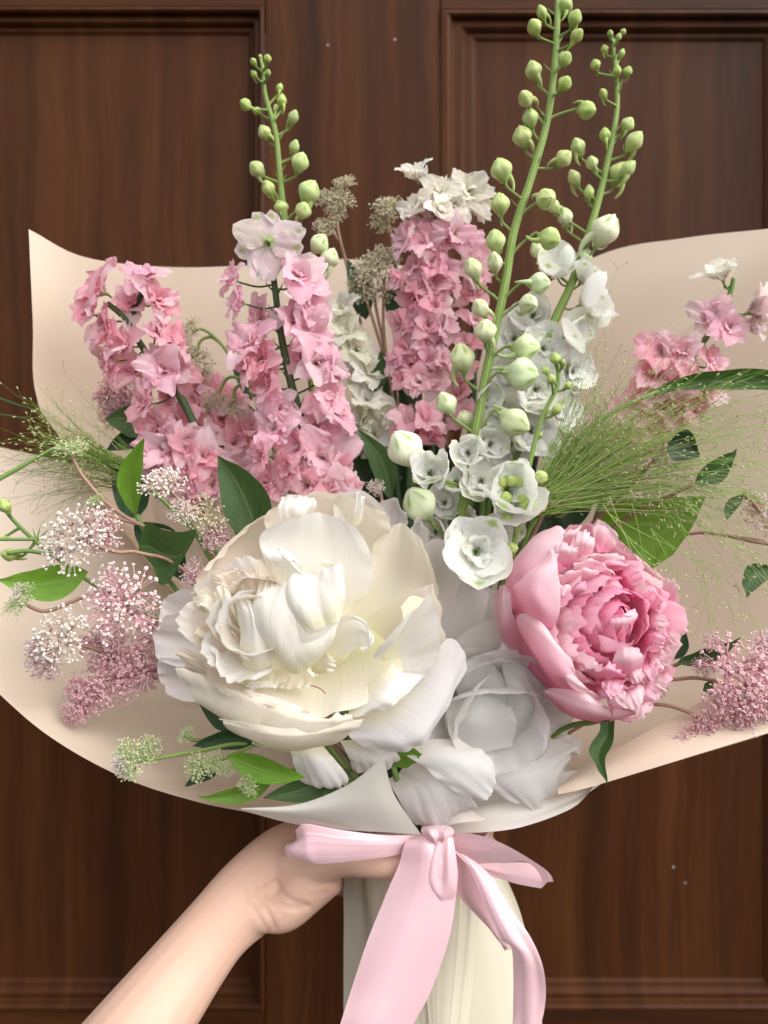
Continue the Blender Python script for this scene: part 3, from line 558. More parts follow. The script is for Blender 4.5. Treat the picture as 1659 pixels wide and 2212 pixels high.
# ruffled petals crowding the left of the heart
rw = random.Random(17)
def ring(root, C, AX, rad, n, L, Wd, a0, a1, depth, cols, mat, cup=.5, ruf=.07, notch=.06, jit=.12, ph0=0.0, tip=.35, keep=None, r_=rw, nn=16):
    AX = np.array(AX, float); AX /= np.linalg.norm(AX); Fm = np.array(frame(AX).to_3x3())
    for i in range(n):
        ph = ph0 + 2 * math.pi * i / n + r_.uniform(-jit, jit) * 6.28 / n; s_ = r_.uniform(.85, 1.15); cnt[0] += 1
        dirw = Fm @ np.array((math.cos(ph), math.sin(ph), 0))
        if keep and not keep(dirw): continue
        G = petal_grid(L * s_, Wd * r_.uniform(.85, 1.15), a0 + r_.uniform(-.12, .12), a1 + r_.uniform(-.2, .2), cup, nn, nn, ruf, notch, rad, tip, .35, 1, cnt[0])
        part('petal', grid_mesh('petal', G, M[mat]), root, Matrix.Translation(Vector(C + AX * (depth + r_.uniform(-.002, .002)))) @ frame(AX, ph), r_.choice(cols))
HC = np.array(P(*c1(610, 735), .402)); HA = (-.14, -.95, .18); lft = lambda v: v[0] < .2 or v[2] > .6
HW, HCR, HP = (.90, .88, .84), (.90, .85, .77), (.90, .81, .73)
ring(wp, HC, HA, .026, 11, .030, .026, .60, .15, -.010, [HCR, HP, HW], 'peony_heart', .3, .07, .10, ph0=.2, keep=lambda v: v[0] < .0)
ring(wp, HC, HA, .017, 9, .032, .027, .50, .0, -.006, [HCR, HP, HW], 'peony_heart', .35, .06, .09, ph0=.2, keep=lft)
ring(wp, HC, HA, .009, 6, .033, .028, .45, -.1, -.001, [HW, HCR], 'peony_heart', .4, .05, .07, ph0=.5, keep=lft)
# the tall bright petal and the folded heart
W_([[(760, 780, .400), (880, 790, .401), (1000, 690, .402)], [(640, 480, .392), (880, 560, .399), (1130, 540, .398)], [(580, 310, .388), (860, 330, .397), (1130, 380, .396)], [(660, 225, .386), (860, 172, .393), (1040, 215, .393)]], WHT, nu=24, nv=24, ruf=.0012)
W_([[(680, 915, .390), (745, 940, .388), (815, 915, .390)], [(590, 760, .384), (700, 830, .381), (800, 850, .3795), (925, 770, .384)], [(570, 640, .384), (690, 660, .3795), (800, 690, .3805), (970, 640, .383)], [(660, 560, .389), (740, 540, .385), (800, 560, .384), (960, 520, .387)]], WHT, nu=26, nv=26, ruf=.003, crump=.0030, tip=.05, notch=.07, wave=.003, fine=.0002)
W_([[(775, 735, .3795), (880, 738, .3780), (978, 665, .381)], [(715, 690, .3785), (850, 650, .3768), (1000, 560, .3795)], [(690, 625, .3800), (830, 545, .3795), (998, 470, .382)], [(730, 570, .3835), (850, 500, .384), (990, 428, .385)]], WHT, nu=26, nv=26, ruf=.003, crump=.0034, tip=.06, notch=.07, wave=.003, fine=.0002)
W_([[(640, 900, .388), (680, 880, .384), (720, 870, .382)], [(590, 760, .381), (640, 760, .376), (700, 750, .376)], [(560, 600, .384), (610, 620, .379), (690, 640, .376)], [(580, 500, .388), (640, 520, .386), (720, 570, .381)]], CRM, nu=20)
W_([[(800, 960, .390), (790, 930, .388), (770, 900, .387)], [(870, 880, .383), (800, 860, .378), (720, 840, .380)], [(960, 760, .381), (850, 740, .374), (740, 720, .376)], [(985, 620, .381), (890, 600, .376), (790, 620, .376)], [(1000, 470, .386), (930, 520, .381), (850, 560, .381)]], WHT, nu=22, nv=18, ruf=.002)
W_([[(760, 620, .392), (720, 600, .392), (660, 590, .392)], [(830, 500, .384), (740, 440, .380), (660, 420, .384)], [(800, 490, .382), (720, 400, .378), (610, 380, .384)], [(740, 400, .386), (690, 370, .383), (600, 365, .387)]], WHT, edge=.002, crump=.001)
W_([[(870, 600, .390), (910, 600, .391), (960, 580, .391)], [(860, 480, .388), (920, 470, .390), (985, 470, .387)], [(910, 400, .387), (950, 425, .388), (992, 435, .386)]], CRM, edge=.0015)
W_([[(760, 620, .394), (700, 620, .394), (640, 620, .394)], [(700, 500, .391), (640, 470, .392), (580, 480, .391)], [(660, 400, .390), (610, 385, .391), (580, 400, .391)]], CRM, crump=.001)
W_([[(720, 620, .388), (700, 590, .388), (690, 560, .389)], [(715, 540, .385), (705, 520, .385), (695, 500, .386)]], WHT)
# right inner curl
W_([[(880, 900, .402), (860, 860, .402), (850, 830, .402)], [(1000, 880, .394), (960, 780, .394), (930, 720, .397)], [(1080, 830, .390), (1070, 740, .387), (1020, 680, .392)], [(1085, 850, .386), (1140, 800, .383), (1100, 710, .387)], [(1060, 852, .385), (1110, 845, .382), (1140, 790, .384)]], WHT, nu=22)
W_([[(860, 900, .398), (850, 870, .398), (830, 848, .398)], [(900, 950, .392), (920, 900, .390), (890, 860, .392)], [(940, 970, .390), (965, 920, .389), (950, 890, .390)]], CRM)
W_([[(800, 900, .394), (780, 900, .394), (750, 900, .394)], [(850, 970, .388), (820, 960, .387), (780, 940, .388)], [(878, 985, .387), (840, 985, .387), (800, 965, .388)]], CRM)
# crumpled little petals at the top edge
W_([[(700, 240, .428), (760, 240, .428), (830, 220, .428)], [(690, 190, .420), (760, 170, .416), (840, 160, .420)], [(720, 110, .420), (770, 86, .416), (828, 112, .420)]], WHT, crump=.003, edge=.002)
W_([[(1040, 240, .426), (1060, 240, .426), (1085, 220, .426)], [(1050, 160, .421), (1075, 150, .420), (1100, 125, .421)], [(1068, 66, .420), (1078, 72, .419), (1088, 112, .420)]], WHT)
mb = MB(); mb.tube([P(*c1(835, 1028), .3975), P(*c1(880, 1045), .395), P(*c1(908, 1070), .392)], .00028, 5); part('stigma_thread', mb.mesh('stigma_thread', plain('red_thread', (0.35, 0.03, 0.05))), wp)
# green receptacle filling the middle of the bowl and the stalk behind
V = ICO1[0] * np.array((.030, .022, .026)); part('receptacle', mesh('receptacle', V, ICO1[1], M['peony_floor'], [(.5, .5)] * len(V)), wp, MX(P(690, 1380, .436), (0, -1, 0)), CRM)
peony_stem(wp, [(690, 1400, .45), (740, 1520, .475), (850, 1700, .48), (925, 1860, .468)])

# ---------------------------------------------------------------- second white peony, half hidden
w2 = thing('peony', 'half hidden white peony drooping between the big white and the pink one', 'peony', P(1030, 1540, .455), 'peonies in the bouquet')
c6 = lambda x, y: (829.5 + .5 * x, 1042.3 + .5 * y)
def V6(rows, col=LAV, mp=c6, **k):
    k.setdefault('fine', .00008); k.setdefault('ruf', .0012); k.setdefault('edge', .0007); k.setdefault('tip', .14); k.setdefault('notch', .035); k.setdefault('wave', .0016)
    A = np.array([[list(p) for p in cr1(np.array(r, float), 3)] for r in rows]); m_ = A.reshape(-1, 3).mean(0); A[..., :2] = m_[:2] + (A[..., :2] - m_[:2]) * 1.12; A[..., 2] = m_[2] + (A[..., 2] - m_[2]) * .62
    rows = [[tuple(p) for p in r] for r in A]; return pet(w2, rows, col, mp, m='peony_cool', **k)
V6([[(360, 1000, .462), (450, 1000, .463), (560, 1000, .462)], [(300, 760, .462), (420, 700, .466), (600, 780, .462)], [(300, 560, .460), (430, 500, .463), (560, 600, .460)]], LAV)
V6([[(420, 1150, .458), (500, 1150, .459), (600, 1120, .458)], [(420, 950, .456), (560, 920, .458), (720, 940, .456)], [(480, 820, .456), (600, 790, .457), (720, 860, .456)]], LAV)
V6([[(300, 860, .462), (380, 860, .463), (470, 860, .462)], [(250, 640, .458), (370, 650, .464), (520, 720, .458)], [(260, 520, .452), (380, 500, .456), (520, 640, .452)]], (.87, .855, .835), ruf=.002)
V6([[(260, 700, .456), (320, 720, .457), (400, 720, .456)], [(250, 540, .450), (340, 540, .453), (430, 560, .450)], [(290, 430, .448), (370, 440, .449), (450, 470, .448)]], (.86, .835, .83), ruf=.002)
V6([[(420, 760, .458), (480, 800, .459), (540, 840, .458)], [(380, 560, .454), (480, 600, .456), (570, 700, .454)], [(420, 440, .454), (500, 500, .455), (560, 600, .454)]], (.87, .855, .835), ruf=.002)
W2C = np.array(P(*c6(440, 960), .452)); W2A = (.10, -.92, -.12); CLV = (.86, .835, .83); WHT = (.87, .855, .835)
for (rad, n, L, Wd, a0, a1, dep, ph) in ((.006, 6, .054, .058, 1.35, .75, -.010, .3), (.005, 6, .048, .056, 1.15, .35, -.004, .8), (.004, 5, .042, .052, .9, .1, .002, .2)):
    ring(w2, W2C, W2A, rad, n, L, Wd, a0, a1, dep, [WHT, CLV, WHT, CLV], 'peony_cool', .30, .04, .03, .15, ph, .34, nn=24)
V6([[(400, 1080, .446), (450, 1080, .446), (500, 1060, .446)], [(330, 900, .433), (430, 900, .423), (560, 950, .434)], [(345, 770, .434), (430, 770, .427), (530, 850, .434)]], WHT, wave=.002)
V6([[(470, 1120, .440), (540, 1090, .438), (620, 1060, .440)], [(540, 970, .428), (620, 960, .421), (690, 930, .432)], [(520, 810, .430), (600, 820, .423), (670, 860, .432)], [(490, 690, .436), (560, 730, .431), (620, 790, .434)]], WHT, nu=22, ruf=.002, wave=.002)
V6([[(330, 1140, .434), (420, 1150, .432), (540, 1130, .436)], [(280, 1020, .424), (400, 1040, .415), (560, 1040, .426)], [(330, 900, .428), (430, 930, .420), (540, 960, .428)]], WHT, ruf=.002, wave=.002)
def X3(rows, col=WHT, **k): return V6(rows, col, c3, **k)
X3([[(900, 100, .440), (1100, 60, .442), (1300, 20, .442)], [(960, 180, .430), (1180, 160, .424), (1420, 60, .440)], [(1050, 230, .427), (1220, 230, .422), (1390, 90, .436)], [(1180, 300, .430), (1285, 335, .425), (1385, 130, .436)], ], WHT, ruf=.002, edge=.0015, nu=22, nv=18)
X3([[(640, 90, .428), (760, 30, .428), (900, 30, .430)], [(720, 120, .416), (860, 100, .408), (1000, 80, .420)], [(850, 220, .412), (960, 190, .405), (1030, 120, .416)], [(980, 300, .418), (1040, 260, .413), (1050, 190, .418)]], WHT, edge=.002, nu=20)
X3([[(600, 220, .440), (660, 170, .438), (720, 130, .436)], [(640, 290, .424), (760, 230, .416), (880, 240, .424)], [(680, 360, .424), (800, 320, .417), (940, 290, .426)], [(720, 400, .432), (820, 380, .428), (960, 320, .433)]], LAV, crump=.0022)
X3([[(1260, 40, .446), (1340, 20, .446), (1400, 0, .447)], [(1300, 70, .442), (1390, 60, .442), (1462, 20, .446)], [(1380, 84, .444), (1430, 86, .444), (1465, 70, .448)]], LAV)
peony_stem(w2, [(1030, 1500, .46), (1000, 1650, .475), (950, 1860, .466)])

# ---------------------------------------------------------------- pink peony
pp = thing('peony', 'round pink peony with a ruffled deep pink heart', 'peony', P(1250, 1380, .45), 'peonies in the bouquet')
PK, PKL, PKD = (0.94, 0.58, 0.69), (0.94, 0.72, 0.76), (0.93, 0.45, 0.61)
Q = lambda rows, col=PK, mp=c2, **k: pet(pp, rows, col, mp, m='peony_pink', **k)
# outer cup, back
Q([[(700, 900, .445), (800, 800, .450), (900, 700, .446)], [(480, 300, .436), (800, 300, .450), (1100, 420, .440)], [(560, 200, .432), (800, 160, .442), (1120, 330, .436)], [(650, 140, .430), (820, 128, .437), (1000, 220, .434)]], PK, ruf=.003, nu=20, nv=20)
Q([[(900, 900, .445), (1000, 850, .450), (1050, 800, .446)], [(1050, 420, .436), (1280, 560, .449), (1400, 720, .436)], [(1120, 340, .432), (1360, 540, .442), (1470, 760, .430)], [(1180, 380, .429), (1400, 580, .436), (1484, 720, .427)]], PK, ruf=.003, nu=20, nv=20)
Q([[(900, 1000, .445), (1000, 980, .450), (1050, 950, .446)], [(1240, 1180, .428), (1340, 1000, .444), (1420, 760, .430)], [(1330, 1240, .422), (1430, 1010, .434), (1480, 780, .424)], [(1410, 1150, .420), (1450, 1010, .429), (1470, 850, .422)]], PK, ruf=.004, nu=20, nv=20)
Q([[(850, 1050, .442), (900, 1080, .446), (1000, 1080, .444)], [(940, 1420, .414), (1150, 1380, .424), (1330, 1240, .420)], [(1000, 1530, .408), (1220, 1450, .416), (1420, 1230, .417)], [(1090, 1520, .408), (1230, 1470, .412), (1360, 1330, .414)]], PK, ruf=.004, nu=20, nv=20)
# outer cup, front: the smooth outer faces
Q([[(520, 1250, .444), (480, 1200, .446), (440, 1150, .446)], [(280, 820, .416), (220, 920, .420), (190, 980, .428)], [(240, 640, .414), (180, 760, .418), (130, 800, .426)], [(235, 590, .420), (180, 560, .422), (105, 640, .430)]], PKL, nu=22)
Q([[(420, 1050, .440), (330, 900, .444), (260, 750, .446)], [(420, 760, .404), (300, 560, .410), (200, 560, .424)], [(560, 420, .400), (400, 300, .410), (260, 380, .426)], [(620, 230, .408), (520, 170, .416), (400, 220, .428)], [(640, 142, .416), (560, 140, .422), (470, 180, .430)]], PKL, nu=24, nv=20, ruf=.001)
Q([[(520, 1100, .436), (420, 1000, .440), (330, 880, .442)], [(560, 900, .398), (400, 740, .394), (260, 640, .412)], [(600, 720, .393), (440, 520, .391), (280, 520, .410)], [(602, 520, .394), (560, 400, .395), (420, 400, .408)], [(575, 380, .398), (545, 300, .402), (480, 340, .410)]], PKL, nu=24, nv=20, ruf=.001)
Q([[(760, 1420, .430), (620, 1400, .432), (480, 1260, .436)], [(800, 1380, .398), (520, 1180, .392), (300, 900, .412)], [(730, 1240, .391), (520, 980, .386), (290, 780, .410)], [(690, 1120, .390), (540, 940, .388), (380, 760, .402)], [(640, 1040, .393), (500, 900, .394), (300, 728, .409)]], PKL, nu=24, nv=22, ruf=.001, edge=.001)
Q([[(800, 1550, .430), (720, 1530, .431), (620, 1480, .433)], [(960, 1540, .402), (720, 1480, .397), (490, 1360, .416)], [(960, 1470, .394), (760, 1400, .390), (500, 1320, .410)], [(910, 1400, .392), (760, 1340, .391), (560, 1300, .406)]], PKL, nu=24, nv=20, ruf=.001)
Q([[(760, 1470, .428), (640, 1420, .430), (520, 1300, .434)], [(880, 1400, .397), (660, 1270, .390), (430, 1080, .408)], [(905, 1395, .392), (740, 1250, .387), (500, 1000, .398)]], PKL, nu=18, nv=18, ruf=.003)
Q([[(800, 1560, .434), (900, 1560, .434), (1000, 1540, .436)], [(960, 1545, .402), (1080, 1520, .402), (1160, 1480, .406)], [(1000, 1450, .398), (1140, 1470, .400), (1220, 1500, .405)], [(1160, 1490, .400), (1200, 1520, .402), (1225, 1535, .406)]], PKL)
# heart: overlapping upright petals round an off-centre whorl
PC = np.array(P(*c2(930, 830), .412)); PAX = np.array((0.20, -0.93, 0.20)); PAX /= np.linalg.norm(PAX)
rng = random.Random(5)
def pin(rad, n, L, Wd, a0, a1, depth, cols, cup=.5, ruf=.07, notch=.06, jit=.12, ph0=0.0, skip=None):
    for i in range(n):
        ph = ph0 + 2 * math.pi * i / n + rng.uniform(-jit, jit) * 6.28 / n
        s = rng.uniform(.85, 1.15); cnt[0] += 1
        if skip and skip(math.degrees(ph) % 360): continue
        G = petal_grid(L * s, Wd * rng.uniform(.85, 1.15), a0 + rng.uniform(-.12, .12), a1 + rng.uniform(-.2, .2), cup, 12, 12, ruf, notch, rad, 0.4, 0.35, 1, cnt[0])
        Mx = Matrix.Translation(Vector(PC + PAX * (depth + rng.uniform(-.002, .002)))) @ frame(PAX, ph)
        part('petal', grid_mesh('petal', G, M['peony_pink']), pp, Mx, rng.choice(cols))
V = ICO1[0] * np.array((.043, .043, .016)); part('receptacle', mesh('receptacle', V, ICO1[1], M['peony_pink'], [(.5, .3)] * len(V)), pp, MX(PC - PAX * .027, PAX), PKD)
pin(.031, 17, .033, .021, .48, -.20, -.020, [PK, PKL, PKL], .4, .08, .10)
pin(.026, 15, .034, .020, .45, -.28, -.018, [PK, PKL], .4, .08, .10, ph0=.2)
pin(.022, 12, .032, .021, .42, -.45, -.014, [PK, PKD], .5, .07, .08, ph0=.5)
pin(.015, 9, .030, .024, .40, -.60, -.010, [PK, PKD], .6, .05, .05, ph0=.1)
pin(.009, 6, .027, .026, .45, -.80, -.006, [PK, PKD], .7, .03, .03, ph0=.4)
pin(.003, 4, .024, .026, .55, -1.0, -.003, [PK, PKD], .8, .02, .02)
# named petals of the heart that the eye goes to
Q([[(820, 960, .412), (900, 980, .410), (1000, 960, .412)], [(760, 850, .404), (900, 880, .397), (1060, 860, .402)], [(760, 760, .404), (850, 760, .398), (915, 830, .396)]], PK)
Q([[(880, 990, .409), (1000, 960, .406), (1080, 900, .408)], [(920, 860, .397), (1040, 850, .392), (1160, 800, .398)], [(930, 820, .397), (1040, 780, .393), (1140, 720, .399)]], PKL, ruf=.003)
Q([[(860, 900, .414), (900, 860, .413), (940, 800, .413)], [(840, 760, .406), (900, 700, .401), (950, 700, .404)], [(850, 640, .407), (900, 620, .404), (945, 650, .406)]], PK)
Q([[(960, 760, .412), (1000, 720, .413), (1040, 700, .413)], [(900, 620, .405), (1000, 580, .403), (1100, 680, .405)], [(940, 520, .405), (1040, 540, .404), (1100, 640, .405)]], PK, ruf=.002)
Q([[(700, 800, .416), (740, 700, .416), (800, 700, .416)], [(620, 660, .404), (730, 600, .398), (840, 650, .402)], [(690, 560, .403), (760, 530, .400), (845, 600, .403)]], PK)
Q([[(680, 640, .414), (760, 620, .414), (860, 620, .414)], [(600, 520, .403), (740, 470, .398), (880, 470, .402)], [(600, 490, .403), (720, 440, .400), (840, 460, .404)]], PKL, ruf=.003)
Q([[(660, 700, .410), (640, 640, .409), (620, 600, .410)], [(690, 580, .399), (640, 560, .397), (600, 560, .399)], [(680, 620, .396), (630, 640, .394), (596, 620, .397)]], PKL)
Q([[(760, 560, .414), (860, 540, .414), (960, 560, .414)], [(700, 430, .404), (850, 400, .400), (980, 460, .403)], [(720, 400, .403), (860, 368, .400), (1000, 500, .401)]], PKL, ruf=.003)
Q([[(620, 430, .414), (680, 430, .414), (720, 430, .414)], [(560, 330, .404), (640, 320, .401), (720, 330, .404)], [(580, 250, .405), (640, 250, .403), (700, 290, .405)]], PKL, ruf=.004)
Q([[(700, 400, .418), (760, 400, .418), (820, 400, .418)], [(680, 300, .408), (760, 260, .404), (840, 300, .408)], [(720, 220, .409), (780, 170, .407), (830, 220, .409)]], PKL, ruf=.004)
Q([[(620, 300, .418), (680, 300, .418), (740, 280, .418)], [(610, 220, .410), (680, 200, .407), (740, 200, .410)], [(660, 160, .411), (720, 150, .409), (770, 110, .411)]], PKL, ruf=.004)
Q([[(640, 900, .412), (680, 860, .411), (720, 800, .412)], [(600, 820, .402), (680, 860, .397), (770, 800, .400)], [(620, 760, .402), (700, 800, .399), (765, 790, .400)]], PK)
Q([[(640, 1050, .408), (720, 1020, .407), (780, 980, .408)], [(700, 1100, .398), (760, 1030, .395), (830, 990, .399)], [(740, 1090, .397), (790, 1040, .395), (838, 985, .398)]], PKL, ruf=.003)
Q([[(660, 1120, .404), (700, 1080, .403), (760, 1040, .404)], [(760, 1180, .394), (800, 1130, .391), (850, 1100, .394)], [(860, 1195, .394), (880, 1160, .392), (895, 1150, .394)]], PKL, ruf=.003)
Q([[(980, 1180, .402), (1080, 1260, .404), (1180, 1220, .404)], [(980, 1120, .392), (1100, 1120, .387), (1210, 1100, .393)], [(1020, 1020, .392), (1100, 1010, .389), (1190, 1010, .394)]], PKL, ruf=.003)
Q([[(860, 1280, .402), (960, 1260, .403), (1040, 1240, .403)], [(860, 1180, .392), (960, 1180, .388), (1070, 1220, .393)], [(900, 1130, .393), (980, 1130, .391), (1075, 1225, .393)]], PK, ruf=.003)
for (x, y, w, d, s) in ((1140, 1200, 110, .397, 1), (1230, 1190, 120, .397, -1), (1310, 1100, 110, .402, 1), (980, 1290, 110, .392, -1), (1120, 1370, 140, .392, 1), (1220, 1340, 130, .395, -1), (1010, 1370, 100, .391, 1), (1300, 1290, 120, .400, 1), (940, 1330, 90, .391, -1), (1190, 1440, 110, .396, 1), (1370, 1200, 90, .406, -1), (1390, 940, 90, .408, 1), (1260, 680, 110, .404, -1), (1180, 600, 110, .404, 1), (1120, 520, 120, .405, -1), (1300, 820, 110, .403, 1), (1280, 960, 120, .402, -1)):
    ex, ey = x - 930, y - 830; a_ = math.atan2(ey, ex) + rng.uniform(-.7, .7); ex, ey = math.cos(a_), math.sin(a_); nx, ny = -ey, ex; w *= 1.15
    pt = lambda u, v, dd: (x + ex * u * w + nx * v * w, y + ey * u * w + ny * v * w, d + dd)
    Q([[pt(-.75, -.28, .014), pt(-.75, 0, .015), pt(-.75, .28, .014)], [pt(-.1, -.62, .002), pt(-.1, 0, -.001), pt(-.1, .62, .002)], [pt(.62, -.5, -.003), pt(.66, 0, -.004), pt(.62, .5, -.003)]], PKL if s > 0 else PK, ruf=.006, edge=.002, nu=14, nv=14, tip=.3, notch=.14)
Q([[(1330, 640, .420), (1380, 660, .420), (1420, 690, .420)], [(1340, 540, .416), (1420, 560, .416), (1460, 600, .416)], [(1360, 505, .414), (1420, 530, .414), (1470, 590, .414)]], PKL, ruf=.004)
Q([[(1440, 920, .420), (1450, 905, .420), (1460, 890, .420)], [(1490, 920, .416), (1500, 895, .416), (1480, 870, .416)], [(1536, 905, .415), (1534, 898, .415), (1520, 885, .415)]], PKL)
Q([[(860, 320, .424), (900, 320, .424), (940, 320, .424)], [(830, 160, .424), (920, 170, .424), (1000, 250, .424)], [(860, 70, .424), (930, 110, .424), (1005, 180, .424)]], PKL, ruf=.004, crump=.002)
peony_stem(pp, [(1250, 1380, .455), (1180, 1520, .475), (1040, 1720, .485), (945, 1860, .470)])
# ================================================================ larkspurs and delphiniums
PV = {}
def bank(key, n, mat, **k):
    PV[key] = [grid_mesh('petal', petal_grid(seed=900 + 31 * i + len(PV) * 7, **k), M[mat]) for i in range(n)]
bank('lo', 14, 'larkspur', L=1.22, Wd=1.12, a0=.6, a1=1.7, cup=.10, nu=11, nv=11, ruf=.22, notch=.13, r0=.06, tip=.46, basew=.2, spike=.15)
bank('li', 12, 'larkspur', L=.78, Wd=.80, a0=.3, a1=1.25, cup=.15, nu=9, nv=9, ruf=.26, notch=.18, r0=.03, tip=.40, basew=.25, spike=.14)
bank('do', 6, 'delph', L=1.55, Wd=1.62, a0=1.25, a1=-.25, cup=.34, nu=12, nv=12, ruf=.06, notch=.035, r0=.05, tip=.36, basew=.3)
bank('dw', 6, 'delph', L=1.30, Wd=1.40, a0=1.2, a1=.75, cup=.26, nu=12, nv=12, ruf=.08, notch=.035, r0=.05, tip=.38, basew=.3)
bank('st', 5, 'delph', L=1.12, Wd=.95, a0=1.3, a1=1.75, cup=.06, nu=12, nv=11, ruf=.13, notch=.07, r0=.04, tip=.4, basew=.2, spike=.08)
bank('di', 5, 'delph', L=.72, Wd=.56, a0=.2, a1=1.5, cup=.35, nu=9, nv=8, ruf=.14, notch=.05, r0=.03, tip=.35, basew=.4)
def center_mesh(mat, stmat, n=12, seed=0):
    r_ = random.Random(seed); mb = MB()
    prof = [(0.0, -.20), (.05, -.18), (.085, -.06), (.10, .02), (.06, .08), (0.0, .10)]
    V = [(r * math.cos(q), r * math.sin(q), z) for r, z in prof for q in np.linspace(0, 2 * math.pi, 8, endpoint=False)]
    mb.add(V, grid_faces(6, 8, True), None, 0)
    for k in range(n):
        q = r_.uniform(0, 6.28); a = r_.uniform(.05, .5); l = r_.uniform(.24, .40); e = np.array((math.sin(a) * math.cos(q), math.sin(a) * math.sin(q), math.cos(a))) * l
        mb.tube([np.array((0, 0, .04)), e * .6 + np.array((0, 0, .05)), e], .013, 4, 4, 1); mb.add(ICO0[0] * np.array((.032, .028, .04)) + e, ICO0[1], None, 1)
    return mb.mesh('floret', [M[mat], M[stmat]])
CM = {'lark': center_mesh('stem_light', 'stamen', 11, 1), 'delph': center_mesh('stem_light', 'stamen_green', 14, 2)}
def floret(root, px, py, r, d, axis, col, kind='lark', rr=random, cols2=None, spread=0.0):
    c = P(px, py, d); sc = PX(r, d); ax = Vector(axis).normalized(); Mw = MX(c - np.array(ax) * sc * .35, ax, sc, rr.uniform(0, 6.28))
    fo = part('floret', CM['lark' if kind == 'lark' else 'delph'], root, Mw)
    lay = {'lark': (('lo', 6, 0), ('li', 4, .5), ('li', 2, 1.1)), 'cup': (('do', 5, 0), ('di', 5, .4)), 'open': (('dw', 5, 0), ('dw', 3, .6), ('di', 6, .3)), 'half': (('lo', 5, 0), ('li', 4, .5)), 'star': (('st', 6, 0), ('st', 3, .5), ('li', 4, .3))}[kind]
    for (k, n, off) in lay:
        for i in range(n):
            q = off + 2 * math.pi * i / n + rr.uniform(-.18, .18)
            t = Matrix.Rotation(q, 4, 'Z') @ Matrix.Rotation((rr.uniform(-.5, .45) if kind == 'lark' else rr.uniform(-.22, .22)) - (.35 if kind == 'half' else 0) + (-.22 if off > 1 else 0), 4, 'Y') @ Matrix.Rotation(rr.uniform(-.2, .2), 4, 'Z') @ Matrix.Scale(rr.uniform(.78, 1.15) * (.86 if off > 1 else 1), 4)
            cc = rr.choice(cols2) if cols2 else col
            j = rr.uniform(.94, 1.05)
            sub('petal', rr.choice(PV[k]), fo, t, tuple(min(.95, x * j) for x in cc))
    return fo
def budmesh(seed, fat=1.0, spur=True, open_=0.0):
    r_ = np.random.default_rng(seed); nu, nv = 17, 30; V = []; U = []
    for i in range(nu):
        t = i / (nu - 1); z = t * 2.1
        r = .80 * fat * (math.sin(math.pi * min(1, (t * .97 + .03)) ** .92) ** .72) * (0.62 + .40 * math.sin(math.pi * t ** 1.15)); r = max(r, .09 if t < .1 else 0.0)
        for j in range(nv):
            q = 2 * math.pi * j / nv; lob = 1 + .06 * math.sin(q * 2 + seed) * t + .19 * math.sin(math.pi * min(1, t * 1.1)) * (abs(math.cos(2.5 * q + .35 * t)) ** .45 - .6)
            V.append((r * lob * math.cos(q), r * lob * math.sin(q), z - .10 * lob * (t > .9))); U.append((j / nv, t))
    mb = MB(); mb.add(V, grid_faces(nu, nv, True), U)
    if spur: mb.tube([(0, .25, .75), (0, .62, .25), (0, .70, -.30), (0, .52, -.78)], [.34, .22, .13, .07], 8, 12)
    mb.U[nu * nv:] = [(.1, .22)] * (len(mb.U) - nu * nv)
    for k in range(2):
        a = 2.2 + k * 2.0; mb.tube([(.06 * math.cos(a), .06 * math.sin(a), 0), (.35 * math.cos(a), .35 * math.sin(a), .12), (.55 * math.cos(a), .55 * math.sin(a), .42)], [.05, .05, .012], 5, 6)
    mb.U = [u if u != (.5, .5) else (.1, .1) for u in mb.U]
    return mb.mesh('bud', M['bud'])
BUDS = [budmesh(k, f, s) for k, (f, s) in enumerate(((.98, True), (.86, True), (1.04, True), (.95, False), (.76, True), (.9, True), (1.0, True)))]
G1, G2, G3, G4 = (0.44, 0.54, 0.15), (0.56, 0.64, 0.27), (0.74, 0.77, 0.50), (0.82, 0.82, 0.66)
def stalk(name, label, cat, stem, d0, d1, rad, group=None, matn='stem'):
    """stem: photo points from the low end to the tip"""
    n = len(stem); pts = [np.array((x, y, d0 + (d1 - d0) * i / (n - 1))) for i, (x, y) in enumerate(stem)]
    th = thing(name, label, cat, P(*pts[0]), group); C = cr1(np.array(pts), 60)
    th_mb = MB(); th_mb.tube([P(*p) for p in cr1(np.array(pts), 26)], [rad[0] + (rad[1] - rad[0]) * i / 25 for i in range(26)], 10, 60)
    return dict(th=th, C=C, mb=th_mb, m=matn)
def near(S, x, y, up=30):
    i = int(np.argmin((S['C'][:, 0] - x) ** 2 + (S['C'][:, 1] - y - up) ** 2)); return S['C'][i]
def buds(S, lst, rr, face=.25, ped=.00085):
    for b in lst:
        x, y, r, col = b[:4]; dd = b[4] if len(b) > 4 else rr.uniform(-.012, .004); q = near(S, x, y, r * 1.5 + 10)
        d = q[2] + dd; c = P(x, y, d); s0 = P(q[0], q[1], q[2]); out = c - s0; L = np.linalg.norm(out) + 1e-9
        up = np.array((0, 0, 1.0)); ax = out / L * .85 + up * rr.uniform(.15, .5) + np.array((0, -1, 0)) * (face + rr.uniform(-.2, .45)) + np.array((rr.uniform(-.2, .2), 0, 0)); ax /= np.linalg.norm(ax)
        if len(b) > 5: ax = np.array(b[5], float); ax /= np.linalg.norm(ax)
        sc = PX(r, d) * .98; bs = c - ax * sc * 1.05
        part('bud', rr.choice(BUDS), S['th'], MX(bs, ax, sc, rr.uniform(0, 6.28)), tuple(v * rr.uniform(.92, 1.06) for v in col))
        S['mb'].tube([s0, s0 * .55 + bs * .45 + up * L * .02 - ax * sc * .25, bs - ax * sc * .35, bs + ax * sc * .12], [ped * 1.3, ped, ped, ped * 1.5], 6, 12)
